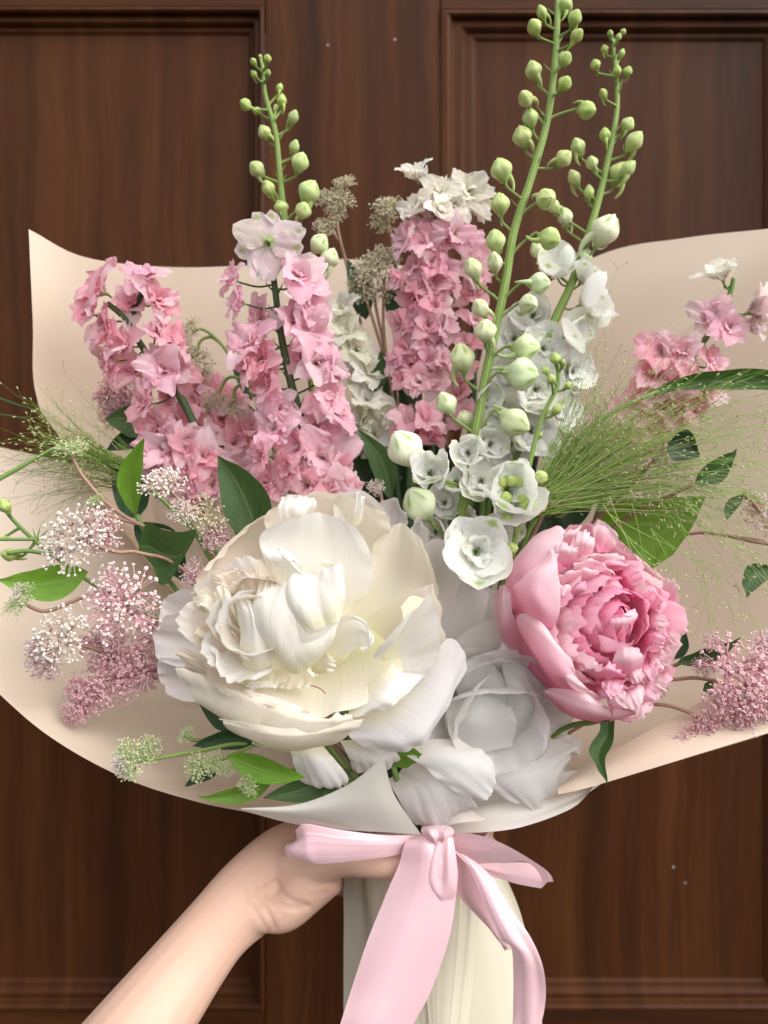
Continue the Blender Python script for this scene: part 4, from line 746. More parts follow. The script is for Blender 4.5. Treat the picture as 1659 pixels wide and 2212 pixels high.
def bracts(S, n, rr, L=.010):
    for k in range(n):
        i = rr.randrange(4, 56); p = S['C'][i]; a = rr.uniform(0, 6.28); s0 = P(*p); o = np.array((math.cos(a), math.sin(a) * .6, .9)); o /= np.linalg.norm(o)
        S['mb'].tube([s0, s0 + o * L * .6, s0 + o * L + np.array((0, 0, .001))], [.0007, .0005, .0001], 5, 6)
def florets(S, lst, rr, col, kind='lark', cols2=None, up=25, out=.55, face=.75, jd=.010):
    for f in lst:
        x, y, r = f[:3]; k = f[3] if len(f) > 3 and f[3] else kind; c2_ = f[4] if len(f) > 4 and f[4] else cols2; q = near(S, x, y, up)
        d = q[2] - rr.uniform(.004, jd + .004) + (f[6] if len(f) > 6 else 0); c = P(x, y, d); s0 = P(q[0], q[1], q[2]); o = c - s0; L = np.linalg.norm(o[[0, 2]]) + 1e-9
        ax = np.array((o[0] / L * out * min(1, L / .008), -face, o[2] / L * .2 + rr.uniform(-.05, .3))) + np.array((rr.uniform(-.25, .25), 0, rr.uniform(-.2, .2)))
        if len(f) > 5 and f[5]: ax = np.array(f[5], float)
        ax /= np.linalg.norm(ax); floret(S['th'], x, y, r, d, ax, col, k, rr, c2_)
        b = c - ax * PX(r, d) * .5; S['mb'].tube([s0, s0 * .5 + b * .5 + np.array((0, .004, -.001)), b], .0006, 6, 8)
def done(S): part('stem', S['mb'].mesh('stem', M[S['m']]), S['th'])
R_ = random.Random
PINK = [(0.97, 0.57, 0.65), (0.97, 0.63, 0.70), (0.97, 0.51, 0.60), (0.97, 0.71, 0.76)]
PINKL = [(0.94, 0.59, 0.70), (0.94, 0.66, 0.74), (0.94, 0.62, 0.71), (0.94, 0.74, 0.79)]
PALE = [(0.88, 0.74, 0.74), (0.86, 0.76, 0.70), (0.90, 0.78, 0.80)]
CREAM = [(0.92, 0.90, 0.80), (0.90, 0.86, 0.76), (0.92, 0.90, 0.85)]
WHITE = [(0.86, 0.86, 0.82), (0.88, 0.87, 0.85), (0.85, 0.86, 0.78)]
def lowstem(S, pts, r=.0026): S['mb'].tube([P(*p) for p in pts], r, 8)
# left pink larkspur with two branches
S = stalk('larkspur', 'leftmost pink larkspur spike leaning out over the paper, its tip flowers turned left', 'larkspur', [(560, 1250), (480, 1060), (425, 930), (385, 850), (325, 775), (287, 707), (300, 650), (312, 620)], .50, .482, (.0032, .0016), 'pink larkspur spikes', 'stem_dark'); rr = R_(3)
S['mb'].tube([P(287, 707, .485), P(262, 680, .482), P(232, 655, .48)], .0018, 8)
florets(S, [(205, 622, 58, 'lark', PINK, (-.75, -.35, .35)), (190, 668, 40), (312, 592, 44, None, PINKL, (.1, -.6, .6)), (345, 648, 48, None, None, (.8, -.5, .2)), (285, 655, 40, None, None, None, .012), (228, 712, 46, None, None, (-.7, -.6, 0)), (262, 742, 46), (345, 715, 46, None, None, (.6, -.7, .2)), (385, 742, 42, None, None, (.9, -.3, .2)), (235, 780, 44, None, None, (-.7, -.6, -.1)), (290, 800, 44, None, None, None, .01),
            (352, 798, 52, None, PINKL, (.1, -.95, .1)), (395, 800, 40, None, None, (.8, -.5, 0)), (312, 868, 46, None, None, (-.6, -.7, .1)), (360, 850, 40, None, None, None, .012), (330, 925, 50, None, None, (-.5, -.8, 0)), (352, 968, 52, None, PINKL, (0, -1, -.1)), (402, 955, 50, None, None, (.5, -.8, 0)), (380, 905, 40, None, None, None, .012), (345, 1010, 48), (400, 1015, 50), (440, 985, 46), (455, 1045, 48), (420, 1062, 46), (370, 1050, 44)], rr, PINK[0], 'lark', PINK)
bracts(S, 14, rr); lowstem(S, [(560, 1250, .5), (700, 1450, .50), (900, 1850, .47)]); done(S)
# shaded pink larkspur behind it
S = stalk('larkspur', 'shaded pink larkspur spike half hidden between the left spike and the pale topped one', 'larkspur', [(580, 1250), (510, 1060), (470, 945), (448, 880), (440, 830)], .525, .525, (.003, .0018), 'pink larkspur spikes', 'stem_dark'); rr = R_(4)
florets(S, [(432, 835, 36), (475, 850, 38), (420, 880, 40), (480, 905, 44), (505, 870, 36), (510, 955, 46), (455, 960, 42), (540, 925, 40), (500, 1005, 46), (450, 1030, 44), (545, 1000, 44), (490, 1060, 44), (530, 1070, 42), (415, 930, 38)], rr, PINK[2], 'lark', PINK)
bracts(S, 6, rr); lowstem(S, [(580, 1250, .525), (720, 1480, .51), (905, 1850, .47)]); done(S)
# pale topped larkspur with green buds above
S = stalk('larkspur', 'tall pink larkspur spike whose top flower is pale and seen from behind', 'larkspur', [(740, 1300), (680, 1060), (655, 925), (640, 870), (622, 800), (606, 715), (596, 640), (588, 575), (580, 530)], .475, .475, (.0034, .0016), 'pink larkspur spikes', 'stem_dark'); rr = R_(8)
florets(S, [(582, 522, 64, 'star', PALE, (-.08, .95, .28), -.002)], rr, PALE[0], 'star', PALE, up=45)
florets(S, [(502, 598, 36, None, None, (-.7, -.6, .5)), (645, 592, 56, None, PINKL, (.4, -.8, .4)), (668, 650, 54, None, PINKL, (.7, -.65, .2)), (512, 650, 42, None, PINKL, (-.8, -.5, .2)), (560, 690, 46, None, PINKL, None, .012), (538, 735, 56, None, PINKL, (-.5, -.7, .5)), (672, 715, 48, None, PINKL, (.6, -.7, .2)), (640, 690, 40, None, PINKL, None, .008), (560, 775, 48), (528, 790, 40, None, None, (-.8, -.5, .1)), (690, 780, 56, None, PINKL, (.5, -.8, .1)), (650, 770, 38, None, None, None, .012), (575, 830, 46), (725, 800, 40, None, PINKL, (.9, -.4, .2)),
            (600, 880, 46, None, PINKL, (-.2, -.9, .2)), (705, 855, 46, None, None, (.4, -.8, .1)), (735, 895, 46, None, PINKL, (.8, -.6, 0)), (588, 925, 52, None, PINKL, (-.4, -.9, 0)), (560, 985, 46, None, None, (-.7, -.6, 0)), (640, 965, 52), (620, 1010, 46), (700, 985, 66, None, PINKL, (.15, -.98, .1)), (732, 1010, 46, None, None, (.8, -.6, 0)), (600, 1045, 46), (660, 1050, 50), (720, 1050, 46), (570, 1040, 42), (690, 925, 40, None, None, None, .01), (760, 1055, 34)], rr, PINK[1], 'lark', PINK)
bracts(S, 16, rr); lowstem(S, [(740, 1300, .475), (830, 1550, .48), (915, 1850, .47)]); done(S)
# dense centre larkspur
S = stalk('larkspur', 'compact upright pink larkspur column in the middle with cream flowers at its tip', 'larkspur', [(880, 1250), (890, 1000), (900, 900), (905, 780), (915, 660), (930, 540), (940, 450), (925, 400), (905, 375)], .505, .500, (.0036, .0016), 'pink larkspur spikes', 'stem_dark'); rr = R_(12)
florets(S, [(900, 376, 38, 'half', CREAM, (-.2, -.5, .8)), (952, 412, 46, None, CREAM, (.1, -.9, .3)), (1012, 408, 50, None, CREAM, (.3, -.85, .3), .02), (900, 452, 44, 'half', CREAM, (-.5, -.7, .4)), (985, 440, 44, None, CREAM, (.5, -.8, .2), .01), (1025, 440, 40, None, CREAM, (.6, -.7, .2), .02), (950, 452, 40, None, CREAM)], rr, CREAM[0], 'lark', CREAM)
cl = [(880, 500, 34, None, None, (-.6, -.8, .2)), (935, 490, 44, None, PINKL, (0, -.95, .3)), (985, 505, 40, None, PINKL, (.5, -.8, .2)), (1015, 520, 38, None, PINKL, (.7, -.6, .2), .01)]
y = 525; row = 0
while y < 860:
    w = 68 if y > 560 else 56; cx = 930 + (y - 525) * -.07
    for k in range(4):
        u = -1 + 2 * k / 3 + (.33 if row % 2 else -.1); x = cx + u * w * .82
        if abs(u) < 1.25: cl.append((x + rr.uniform(-8, 8), y + rr.uniform(-10, 10), rr.uniform(28, 38), None, rr.choice([PINK, PINK, PINKL]), (u * .8, -.85 + .3 * abs(u), rr.uniform(-.1, .3))))
    y += 43; row += 1
florets(S, cl, rr, PINK[0], 'lark', PINK, jd=.012)
florets(S, [(880, 905, 40), (925, 905, 42), (900, 940, 38), (935, 935, 34)], rr, PINK[2], 'lark', PINK)
bracts(S, 8, rr); lowstem(S, [(880, 1250, .505), (900, 1550, .50), (930, 1850, .47)]); done(S)
# the pink one behind it
S = stalk('larkspur', 'blurred pink larkspur spike mostly hidden behind the compact middle column', 'larkspur', [(1000, 1150), (1020, 900), (1022, 700), (1015, 540)], .535, .535, (.003, .002), 'pink larkspur spikes', 'stem_dark'); rr = R_(15)
florets(S, [(1018, 530, 36), (1030, 580, 36), (1020, 630, 38), (1030, 690, 38), (1010, 740, 36), (1000, 800, 36), (990, 850, 36), (1000, 900, 36)], rr, PINK[2], 'lark', PINK); lowstem(S, [(1000, 1150, .535), (960, 1850, .475)]); done(S)
# right larkspur, against the paper
S = stalk('larkspur', 'rightmost pink larkspur spike leaning right with pale flowers at its tip', 'larkspur', [(1250, 1250), (1330, 1010), (1400, 900), (1462, 815), (1500, 765), (1545, 700), (1575, 640), (1585, 600)], .50, .485, (.003, .0014), 'pink larkspur spikes'); rr = R_(21)
florets(S, [(1558, 590, 46, 'half', CREAM, (-.4, -.3, .9)), (1635, 668, 52, 'half', PALE, (.8, -.4, .3)), (1535, 680, 42, None, PINKL, (-.5, -.8, .2)), (1580, 705, 46, None, PINKL, (.2, -.9, .1)), (1625, 705, 34, 'half', PALE, (.7, -.5, .1))], rr, PALE[0], 'lark', PALE)
florets(S, [(1430, 760, 50), (1475, 765, 46), (1545, 785, 46, None, PINK, (.6, -.7, .3)), (1412, 810, 50), (1455, 825, 48), (1500, 830, 46), (1390, 860, 48), (1440, 880, 48), (1490, 885, 46), (1360, 905, 46), (1410, 925, 46), (1460, 935, 40), (1345, 960, 44), (1385, 980, 42), (1330, 1010, 42), (1360, 1030, 40), (1530, 850, 38)], rr, PINK[0], 'lark', PINK)
bracts(S, 6, rr); lowstem(S, [(1250, 1250, .50), (1080, 1560, .50), (950, 1850, .47)]); done(S)
# left delphinium tip with green buds
S = stalk('delphinium', 'slim green budded delphinium tip rising at the left above the pale larkspur flower', 'delphinium', [(700, 1100), (660, 700), (630, 560), (612, 450), (604, 370), (595, 285), (573, 205), (568, 150), (563, 128)], .50, .50, (.0028, .0010), 'green budded delphinium tips', 'stem_light'); rr = R_(31)
buds(S, [(547, 133, 10, G1), (562, 122, 6, G1), (578, 126, 10, G1), (548, 160, 10, G1), (579, 157, 9, G1), (604, 190, 12, G1), (608, 217, 16, G1), (530, 226, 16, G1), (555, 240, 11, G1), (596, 231, 8, G1), (634, 253, 18, G2), (571, 286, 18, G2), (636, 317, 18, G2), (648, 350, 24, G2), (554, 364, 20, G2), (580, 406, 20, G2), (668, 413, 28, G2), (608, 447, 18, G2), (655, 454, 21, G2), (690, 526, 26, G3, -.01), (712, 558, 26, G3, -.008)], rr)
bracts(S, 16, rr, .006); lowstem(S, [(700, 1100, .5), (800, 1450, .50), (912, 1850, .47)]); done(S)
# big delphinium
S = stalk('delphinium', 'tallest delphinium, thick green stem studded with plump buds, running out of the picture top', 'delphinium', [(985, 1180), (1030, 920), (1060, 760), (1090, 620), (1110, 500), (1147, 385), (1180, 270), (1196, 160), (1203, 60), (1206, -40)], .462, .478, (.0031, .0018), 'green budded delphinium tips', 'stem_light'); rr = R_(41)
buds(S, [(1170, 27, 18, G1), (1222, 12, 20, G1), (1242, 38, 19, G1), (1154, 58, 20, G1), (1246, 77, 19, G1), (1220, 127, 19, G1), (1152, 152, 23, G2), (1220, 180, 19, G1), (1135, 213, 25, G2, None or -.01, (-.5, -.8, .2)), (1145, 254, 23, G2), (1128, 294, 25, G2), (1268, 238, 24, G1, -.008, (.6, -.6, -.35)), (1083, 366, 28, G2, -.008, (-.35, -.2, .9)), (1218, 342, 22, G2), (1080, 440, 26, G2), (1180, 430, 26, G2, -.01, (.3, -.9, -.2)), (1188, 515, 28, G2, -.008, (.75, -.4, -.4)), (1070, 520, 28, G2, -.008, (-.2, -.5, .85)), (1068, 566, 28, G3), (1022, 580, 27, G3), (1165, 612, 28, G3, -.008, (.95, -.3, -.1)), (1142, 657, 33, G3, -.014, (.3, -.9, -.3)), (1037, 665, 25, G3), (1048, 714, 29, G3), (1137, 750, 34, G3, -.01, (.9, -.4, -.1)), (1128, 808, 41, G3, -.012, (.92, -.35, -.12)), (998, 772, 36, G3), (963, 870, 30, G3), (1112, 912, 42, G3, -.012, (.75, -.45, -.5)), (1005, 905, 24, G3, .01)], rr)
bracts(S, 18, rr, .008); lowstem(S, [(985, 1180, .462), (950, 1500, .475), (932, 1850, .468)], .0031)
buds(S, [(875, 968, 50, G4, -.02, (-.5, -.45, .75)), (905, 1088, 48, G4, -.01, (-.5, -.5, .7))], rr, ped=.0012)
florets(S, [(928, 1020, 56, 'cup', WHITE, (-.15, -.85, .35), -.02), (1012, 978, 42, 'cup', WHITE, (-.05, -.98, .1), -.022), (1098, 1062, 74, 'cup', WHITE, (.05, -.95, .15), -.016), (1030, 1190, 66, 'open', WHITE, (.05, -.98, .15), -.03), (1040, 1040, 46, 'open', WHITE, (0, -.9, .3), .01), (960, 1085, 44, 'open', WHITE, (-.2, -.9, .2), .012), (1000, 1120, 42, 'cup', WHITE, (.1, -.9, .2), .015), (1060, 960, 44, 'cup', WHITE, (.2, -.9, .1), .006), (985, 1040, 38, 'cup', WHITE, (-.1, -.9, .3), .008), (1085, 1140, 44, 'open', WHITE, (.2, -.9, -.1), .0), (1050, 860, 40, 'cup', WHITE, (.3, -.9, .1), .012), (940, 1150, 36, 'cup', WHITE, (-.3, -.9, .1), .014)], rr, WHITE[0], 'cup', WHITE, up=20)
done(S)
# back right delphinium
S = stalk('delphinium', 'slender delphinium tip at the right, budded above and white flowered below', 'delphinium', [(1080, 1150), (1160, 800), (1195, 700), (1240, 600), (1285, 460), (1312, 350), (1332, 240), (1331, 160), (1322, 82)], .492, .505, (.0036, .0011), 'green budded delphinium tips', 'stem_light'); rr = R_(51)
buds(S, [(1318, 72, 9, G1), (1336, 80, 9, G1), (1346, 69, 8, G1), (1306, 106, 10, G1), (1343, 115, 11, G1), (1286, 140, 13, G1), (1333, 153, 13, G1), (1356, 154, 12, G1), (1303, 202, 14, G1), (1356, 268, 17, G2), (1307, 291, 17, G1), (1370, 305, 26, G2), (1248, 316, 21, G2), (1278, 351, 17, G2), (1240, 384, 21, G2), (1338, 374, 28, G2), (1357, 364, 22, G2), (1272, 415, 18, G2), (1221, 468, 22, G3), (1308, 497, 40, G4, -.01, (.45, -.4, .8)), (1195, 445, 22, G2), (1262, 555, 22, G3), (1160, 540, 22, G3)], rr)
bracts(S, 18, rr, .007)
florets(S, [(1205, 580, 46, 'cup', WHITE, (-.1, -.7, .6)), (1262, 600, 42, 'cup', WHITE, (.5, -.4, .7), .01), (1272, 655, 58, 'cup', WHITE, (.85, -.3, .25)), (1150, 680, 46, 'open', WHITE, (-.4, -.8, .2), .02), (1240, 720, 50, 'cup', WHITE, (.6, -.7, .2)), (1110, 730, 46, 'open', WHITE, (-.4, -.85, .2), .02), (1175, 750, 50, 'open', WHITE, (0, -.95, .2)), (1240, 800, 52, 'open', WHITE, (.5, -.8, 0), .01), (1100, 810, 46, 'open', WHITE, (-.4, -.85, 0), .015), (1160, 840, 54, 'open', WHITE, (.1, -.95, 0)), (1215, 880, 50, 'open', WHITE, (.5, -.8, -.1), .01), (1090, 890, 48, 'open', WHITE, (-.3, -.9, 0), .01), (1150, 930, 50, 'open', WHITE, (.2, -.9, -.2)), (1100, 960, 46, 'open', WHITE, (-.2, -.9, 0), .01), (1190, 960, 44, 'open', WHITE, (.4, -.8, 0), .012), (1060, 990, 42, 'open', WHITE, (-.2, -.9, 0), .015)], rr, WHITE[0], 'open', WHITE, up=30)
lowstem(S, [(1080, 1150, .492), (1000, 1500, .49), (940, 1850, .47)]); done(S)
# small light green stalk in front of it
S = stalk('delphinium', 'thin bright green side shoot with narrow closed buds in front of the white flowers', 'delphinium', [(1105, 1200), (1130, 1080), (1148, 985), (1172, 900), (1205, 832), (1203, 790), (1198, 762)], .448, .452, (.0017, .0010), 'thin green budded side shoots', 'stem_light'); rr = R_(61)
buds(S, [(1199, 774, 15, G1), (1216, 782, 9, G1), (1190, 818, 12, G1), (1228, 833, 11, G1), (1203, 885, 15, G1), (1178, 800, 11, G1), (1165, 940, 10, G1)], rr, 0)
buds(S, [(1085, 1042, 15, G1, -.012, (-.4, -.6, .6)), (1104, 1038, 16, G1, -.014), (1118, 1040, 15, G1, -.012), (1168, 1030, 18, G2, -.012), (1093, 1075, 16, G1, -.014, (-.8, -.5, -.1)), (1137, 1090, 19, G1, -.014), (1128, 1078, 14, G1, -.015), (1155, 1098, 17, G2, -.012), (1170, 1096, 14, G2, -.01), (1094, 1122, 16, G1, -.012, (-.8, -.5, 0)), (1105, 1185, 17, G1, -.014, (-.3, -.5, .8))], rr, .3)
lowstem(S, [(1105, 1200, .448), (1040, 1420, .47), (945, 1850, .47)], .0016); done(S)
# white larkspur behind the pale pink spike
S = stalk('larkspur', 'soft white larkspur spike between the pale topped pink spike and the middle column', 'larkspur', [(850, 1250), (810, 1000), (785, 850), (755, 740), (735, 660)], .522, .522, (.003, .002)); rr = R_(71)
florets(S, [(735, 665, 42), (745, 712, 46), (775, 750, 46), (760, 800, 48), (800, 800, 38), (790, 860, 48), (775, 905, 46), (810, 935, 46), (800, 985, 48), (840, 900, 34), (770, 960, 40), (830, 1010, 38)], rr, WHITE[0], 'lark', [(0.90, 0.90, 0.80), (0.91, 0.91, 0.86), (0.88, 0.89, 0.74)]); lowstem(S, [(850, 1250, .522), (925, 1850, .473)]); done(S)
# left edge bud shoot
S = stalk('bud_shoot', 'green shoot with closed buds poking out at the left edge of the paper', 'bud shoot', [(330, 1330), (200, 1260), (90, 1180), (35, 1130), (8, 1098)], .452, .43, (.0013, .0010)); rr = R_(81)
S['mb'].tube([P(120, 1200, .440), P(60, 1190, .436), P(15, 1195, .432)], .0013, 8); S['mb'].tube([P(75, 1165, .438), P(30, 1165, .434), P(-20, 1165, .43)], .0010, 8)
buds(S, [(10, 1092, 19, G1, -.004, (-.3, -.4, .9)), (20, 1198, 20, G1, -.004, (-.9, -.4, .1)), (-15, 1165, 16, G1)], rr); bracts(S, 8, rr); lowstem(S, [(330, 1330, .452), (640, 1600, .47), (910, 1850, .47)], .0022); done(S)

# ================================================================ leaves, blossom sprigs, grasses
def leaf(root, rows, m='leaf', nu=22, nv=9, **k):
    k.setdefault('edge', .0012); cnt[0] += 1
    return part('leaf', grid_mesh('leaf', patch(rows, None, nu, nv, seed=cnt[0], **k), M[m]), root)
def lf(root, base, tip, w, d0, d1, bend=0.0, fold=.12, m='leaf', side=0.0, **k):
    """simple leaf from base to tip (photo points), w = half width in photo px, bend = sideways bow, fold = V depth, side = turn of the blade (0 face on, 1 edge on)"""
    b = np.array(base, float); t = np.array(tip, float); ax = t - b; L = np.linalg.norm(ax); n = np.array((-ax[1], ax[0])) / L
    rows = []
    for u, s in ((0, .03), (.12, .55), (.32, .97), (.55, .92), (.78, .55), (.93, .18), (1, .01)):
        c = b + ax * u + n * bend * L * math.sin(math.pi * u); d = d0 + (d1 - d0) * u; hw = w * s
        rows.append([(*(c + n * hw * (1 - side)), d - PX(hw, d) * (fold + side)), (*c, d + PX(hw, d) * fold), (*(c - n * hw * (1 - side * .6)), d - PX(hw, d) * (fold - side))])
    return leaf(root, rows, m, **k)
def ball_arr(c, r, rg): return ICO1[0] * (r * .85 * rg.uniform(.8, 1.2, 3)) * (1 + .16 * rg.uniform(-1, 1, (len(ICO1[0]), 1))) + c
CMAT = {'white': (plain('blossom_white', (0.88, 0.82, 0.75), .6, .1, .3, .2), plain('blossom_pedicel', (0.74, 0.58, 0.50), .6)),
        'green': (plain('blossom_green', (0.62, 0.68, 0.38), .6, .1, .3, .25), plain('blossom_pedicel_green', (0.46, 0.56, 0.24), .6)),
        'tan': (plain('blossom_tan', (0.72, 0.65, 0.48), .6, .1, .3, .3), plain('blossom_pedicel_tan', (0.52, 0.47, 0.28), .6)),
        'pink': (plain('blossom_pink', (0.86, 0.55, 0.58), .6, .1, .3, .3), plain('blossom_pedicel_pink', (0.78, 0.38, 0.44), .6)),
        'mix': (plain('blossom_blush', (0.87, 0.70, 0.68), .6, .1, .3, .3), plain('blossom_pedicel_blush', (0.78, 0.42, 0.46), .6))}
CMAT['wisp'] = CMAT['pink']
def umbel_mesh(kind, n, seed, flat=.75, star=.3, subn=6):
    """unit cluster: pedicels radiating from several small heads, Z outwards"""
    rg = np.random.default_rng(seed); mb = MB(); heads = [np.array((0, 0, .05))]
    for k in range(subn):
        q = 6.28 * k / subn + rg.uniform(-.3, .3); heads.append(np.array((math.cos(q) * .36, math.sin(q) * .36, rg.uniform(-.12, .08))))
    for h in heads: mb.tube([(0, 0, -.45), h * .6 + np.array((0, 0, -.12)), h], .022, 5, 6, 1)
    per = n // len(heads)
    for h in heads:
        for k in range(per):
            v = rg.normal(size=3); v[2] = abs(v[2]) * .9 - .15 + .1; v += h * 1.3; v /= np.linalg.norm(v); l = rg.uniform(.34, .62); e = h + v * l * np.array((1, 1, flat))
            mb.tube([h, h + v * l * .5 + rg.normal(size=3) * .02, e], .0095, 4, 4, 1)
            if rg.uniform() < star:
                for q in range(5):
                    a = 6.28 * q / 5; o = np.cross(v, (.3, .5, .8)); o /= np.linalg.norm(o); p2 = np.cross(v, o)
                    mb.add(ICO0[0] * .026 + e + (o * math.cos(a) + p2 * math.sin(a)) * .036 + v * .01, ICO0[1], None, 0)
            else: mb.add(ball_arr(e, rg.uniform(.036, .056), rg), ICO1[1], None, 0)
    return mb.mesh('flower_cluster', list(CMAT[kind]))
UM = {k: [umbel_mesh(k, n, s + i, fl, st) for i in range(2)] for k, n, s, fl, st in (('white', 168, 10, .8, .15), ('green', 150, 20, .85, 0), ('tan', 150, 30, .8, .1), ('pink', 230, 40, .7, .6), ('mix', 190, 50, .75, .4), ('wisp', 105, 60, .9, .75))}
def cluster(root, px, py, r, d, kind, axis, rr, squash=(1, 1, 1)):
    Mx = Matrix.Translation(Vector(P(px, py, d))) @ frame(axis, rr.uniform(0, 6.28)) @ Matrix.Scale(PX(r, d) * 1.0, 4) @ Matrix.Diagonal((*squash, 1))
    return part('flower_cluster', rr.choice(UM[kind]), root, Mx, kind='stuff')
def sprig(label, stems, clusters, seed, group='blossom sprigs', m='stem_brown', r=.0011):
    rr = R_(seed); th = thing('blossom_sprig', label, 'blossom sprig', P(*stems[0][-1]), group); mb = MB()
    for s in stems: mb.tube([P(*p) for p in s], r, 7)
    part('stem', mb.mesh('stem', M[m]), th)
    for c in clusters: cluster(th, *c[:5], c[5], rr, c[6] if len(c) > 6 else (1, 1, 1))
    return th
a = sprig('sprig with the biggest round blush cluster at far left, small green one above', [[(160, 1160, .418), (250, 1192, .425), (305, 1195, .432), (420, 1250, .45), (700, 1550, .475), (905, 1850, .47)], [(155, 985, .44), (180, 1030, .44), (235, 1090, .44), (300, 1132, .445), (370, 1150, .45)], [(205, 1090, .44), (225, 1110, .44), (300, 1132, .445)]],
      [(160, 1160, 92, .414, 'white', (-.25, -.9, .2), (1.1, .95, .8)), (215, 1150, 60, .425, 'mix', (.4, -.8, .1)), (155, 972, 44, .438, 'green', (-.1, -.45, .9)), (205, 1083, 24, .438, 'green', (-.2, -.5, .8))], 1)
lf(a, (190, 1235), (-6, 1252), 38, .432, .422, -.10, .15, 'leaf_light')
a = sprig('sprig of cream clusters just left of the white peony beside the curled leaf', [[(355, 1050, .44), (395, 1085, .442), (440, 1115, .448), (520, 1200, .46), (760, 1550, .475), (908, 1850, .47)], [(455, 1130, .45), (450, 1180, .455), (520, 1280, .465)], [(415, 1240, .45), (440, 1260, .455), (500, 1290, .465)]],
      [(355, 1045, 62, .434, 'white', (-.1, -.6, .75)), (395, 1105, 36, .440, 'white', (.2, -.8, .3)), (452, 1110, 56, .452, 'tan', (.2, -.85, .3)), (465, 1160, 40, .454, 'mix', (.3, -.9, 0)), (420, 1240, 40, .448, 'mix', (-.2, -.9, .2))], 2, m='stem_brown')
a = sprig('sprig of rosy pink clusters against the left side of the white peony', [[(265, 1310, .425), (330, 1360, .44), (480, 1450, .46), (780, 1650, .475), (910, 1850, .47)], [(225, 1470, .44), (330, 1450, .45), (480, 1450, .46)]],
      [(265, 1305, 100, .420, 'mix', (0, -.95, .2), (1.05, 1, .7)), (235, 1400, 70, .432, 'pink', (0, -.9, 0)), (250, 1460, 84, .434, 'pink', (0, -.95, -.1), (1.1, .9, .7)), (190, 1500, 62, .432, 'pink', (-.3, -.9, -.2)), (310, 1440, 66, .440, 'pink', (.3, -.9, -.1)), (330, 1370, 50, .438, 'pink', (.3, -.9, .1)), (160, 1540, 36, .430, 'pink', (-.4, -.8, -.3))], 3)
a = sprig('sprig of blush clusters lying over the lower left paper', [[(120, 1385, .415), (200, 1400, .425), (330, 1460, .44), (700, 1650, .47), (908, 1850, .47)], [(45, 1300, .42), (100, 1320, .425), (180, 1290, .43), (250, 1270, .44)]],
      [(128, 1375, 78, .410, 'white', (-.1, -.9, .2), (1, 1, .8)), (95, 1420, 62, .416, 'mix', (-.3, -.9, -.2)), (45, 1298, 48, .418, 'green', (-.4, -.8, .3), (1.1, .8, .8)), (40, 1285, 30, .42, 'white', (-.6, -.7, .3))], 4)
a = sprig('lowest sprig, pale green clusters hanging over the bottom left edge of the paper', [[(290, 1645, .398), (345, 1637, .402), (440, 1620, .41), (540, 1608, .42), (700, 1650, .45), (905, 1850, .47)], [(400, 1590, .412), (430, 1600, .416), (540, 1608, .42)], [(430, 1660, .402), (480, 1640, .406), (545, 1612, .416)], [(535, 1692, .402), (570, 1685, .405), (610, 1668, .41), (700, 1660, .43)]],
      [(285, 1640, 56, .393, 'green', (-.6, -.75, .1)), (320, 1622, 40, .398, 'green', (-.2, -.8, .4)), (262, 1655, 32, .394, 'white', (-.6, -.7, -.2)), (404, 1588, 26, .408, 'green', (-.4, -.6, .6)), (425, 1658, 38, .400, 'green', (-.5, -.8, .2)), (462, 1650, 34, .402, 'green', (0, -.8, .4)), (487, 1658, 26, .402, 'green', (.2, -.8, 0)), (538, 1697, 30, .398, 'green', (-.4, -.8, -.1))], 5, m='stem_light')
lf(a, (492, 1632), (660, 1680), 30, .402, .392, .06, .2, 'leaf_light'); lf(a, (560, 1600), (415, 1612), 22, .42, .41, .05, .15, 'leaf_dark'); lf(a, (600, 1672), (428, 1722), 20, .408, .399, -.12, .2, 'leaf_light'); lf(a, (740, 1668), (570, 1722), 30, .415, .404, -.06, .2, 'leaf'); lf(a, (760, 1662), (700, 1735), 18, .42, .40, .15, .2, 'leaf'); lf(a, (470, 1670), (398, 1700), 14, .408, .405, .1, .2, 'leaf_dark')
# back and middle sprigs
sprig('back sprig of tan heads beside the left green buds', [[(740, 400, .535), (728, 470, .535), (735, 520, .535), (760, 620, .54), (840, 1000, .53), (915, 1850, .47)], [(715, 490, .53), (730, 520, .535)]], [(745, 395, 30, .532, 'tan', (0, -.6, .7)), (735, 432, 40, .530, 'tan', (0, -.8, .4)), (700, 428, 28, .533, 'tan', (-.3, -.7, .4)), (705, 490, 34, .530, 'tan', (-.2, -.8, .4)), (725, 462, 30, .532, 'tan', (.2, -.8, .3))], 6)
sprig('back sprig with one tan head left of the cream topped column', [[(835, 470, .54), (850, 560, .545), (860, 900, .53), (920, 1850, .47)]], [(838, 450, 44, .535, 'tan', (0, -.7, .6)), (825, 478, 34, .537, 'tan', (-.3, -.8, .1))], 7)
a = sprig('tan green sprig on reddish stems left of the pink middle column', [[(800, 600, .52), (815, 680, .522), (835, 780, .525), (860, 1000, .52), (915, 1850, .47)], [(780, 610, .52), (805, 690, .522), (830, 770, .525)], [(830, 600, .52), (828, 700, .522), (835, 780, .525)]], [(800, 580, 52, .516, 'tan', (-.2, -.8, .5)), (830, 560, 44, .518, 'tan', (.2, -.8, .5)), (785, 620, 44, .518, 'tan', (-.3, -.8, .1)), (820, 625, 40, .518, 'tan', (.2, -.9, 0))], 8)
lf(a, (790, 690), (750, 560), 26, .532, .535, .05, .15, 'leaf_dark'); lf(a, (800, 850), (822, 756), 17, .512, .505, .12, .15, 'leaf'); lf(a, (845, 700), (850, 560), 22, .535, .535, .05, .15, 'leaf_dark')
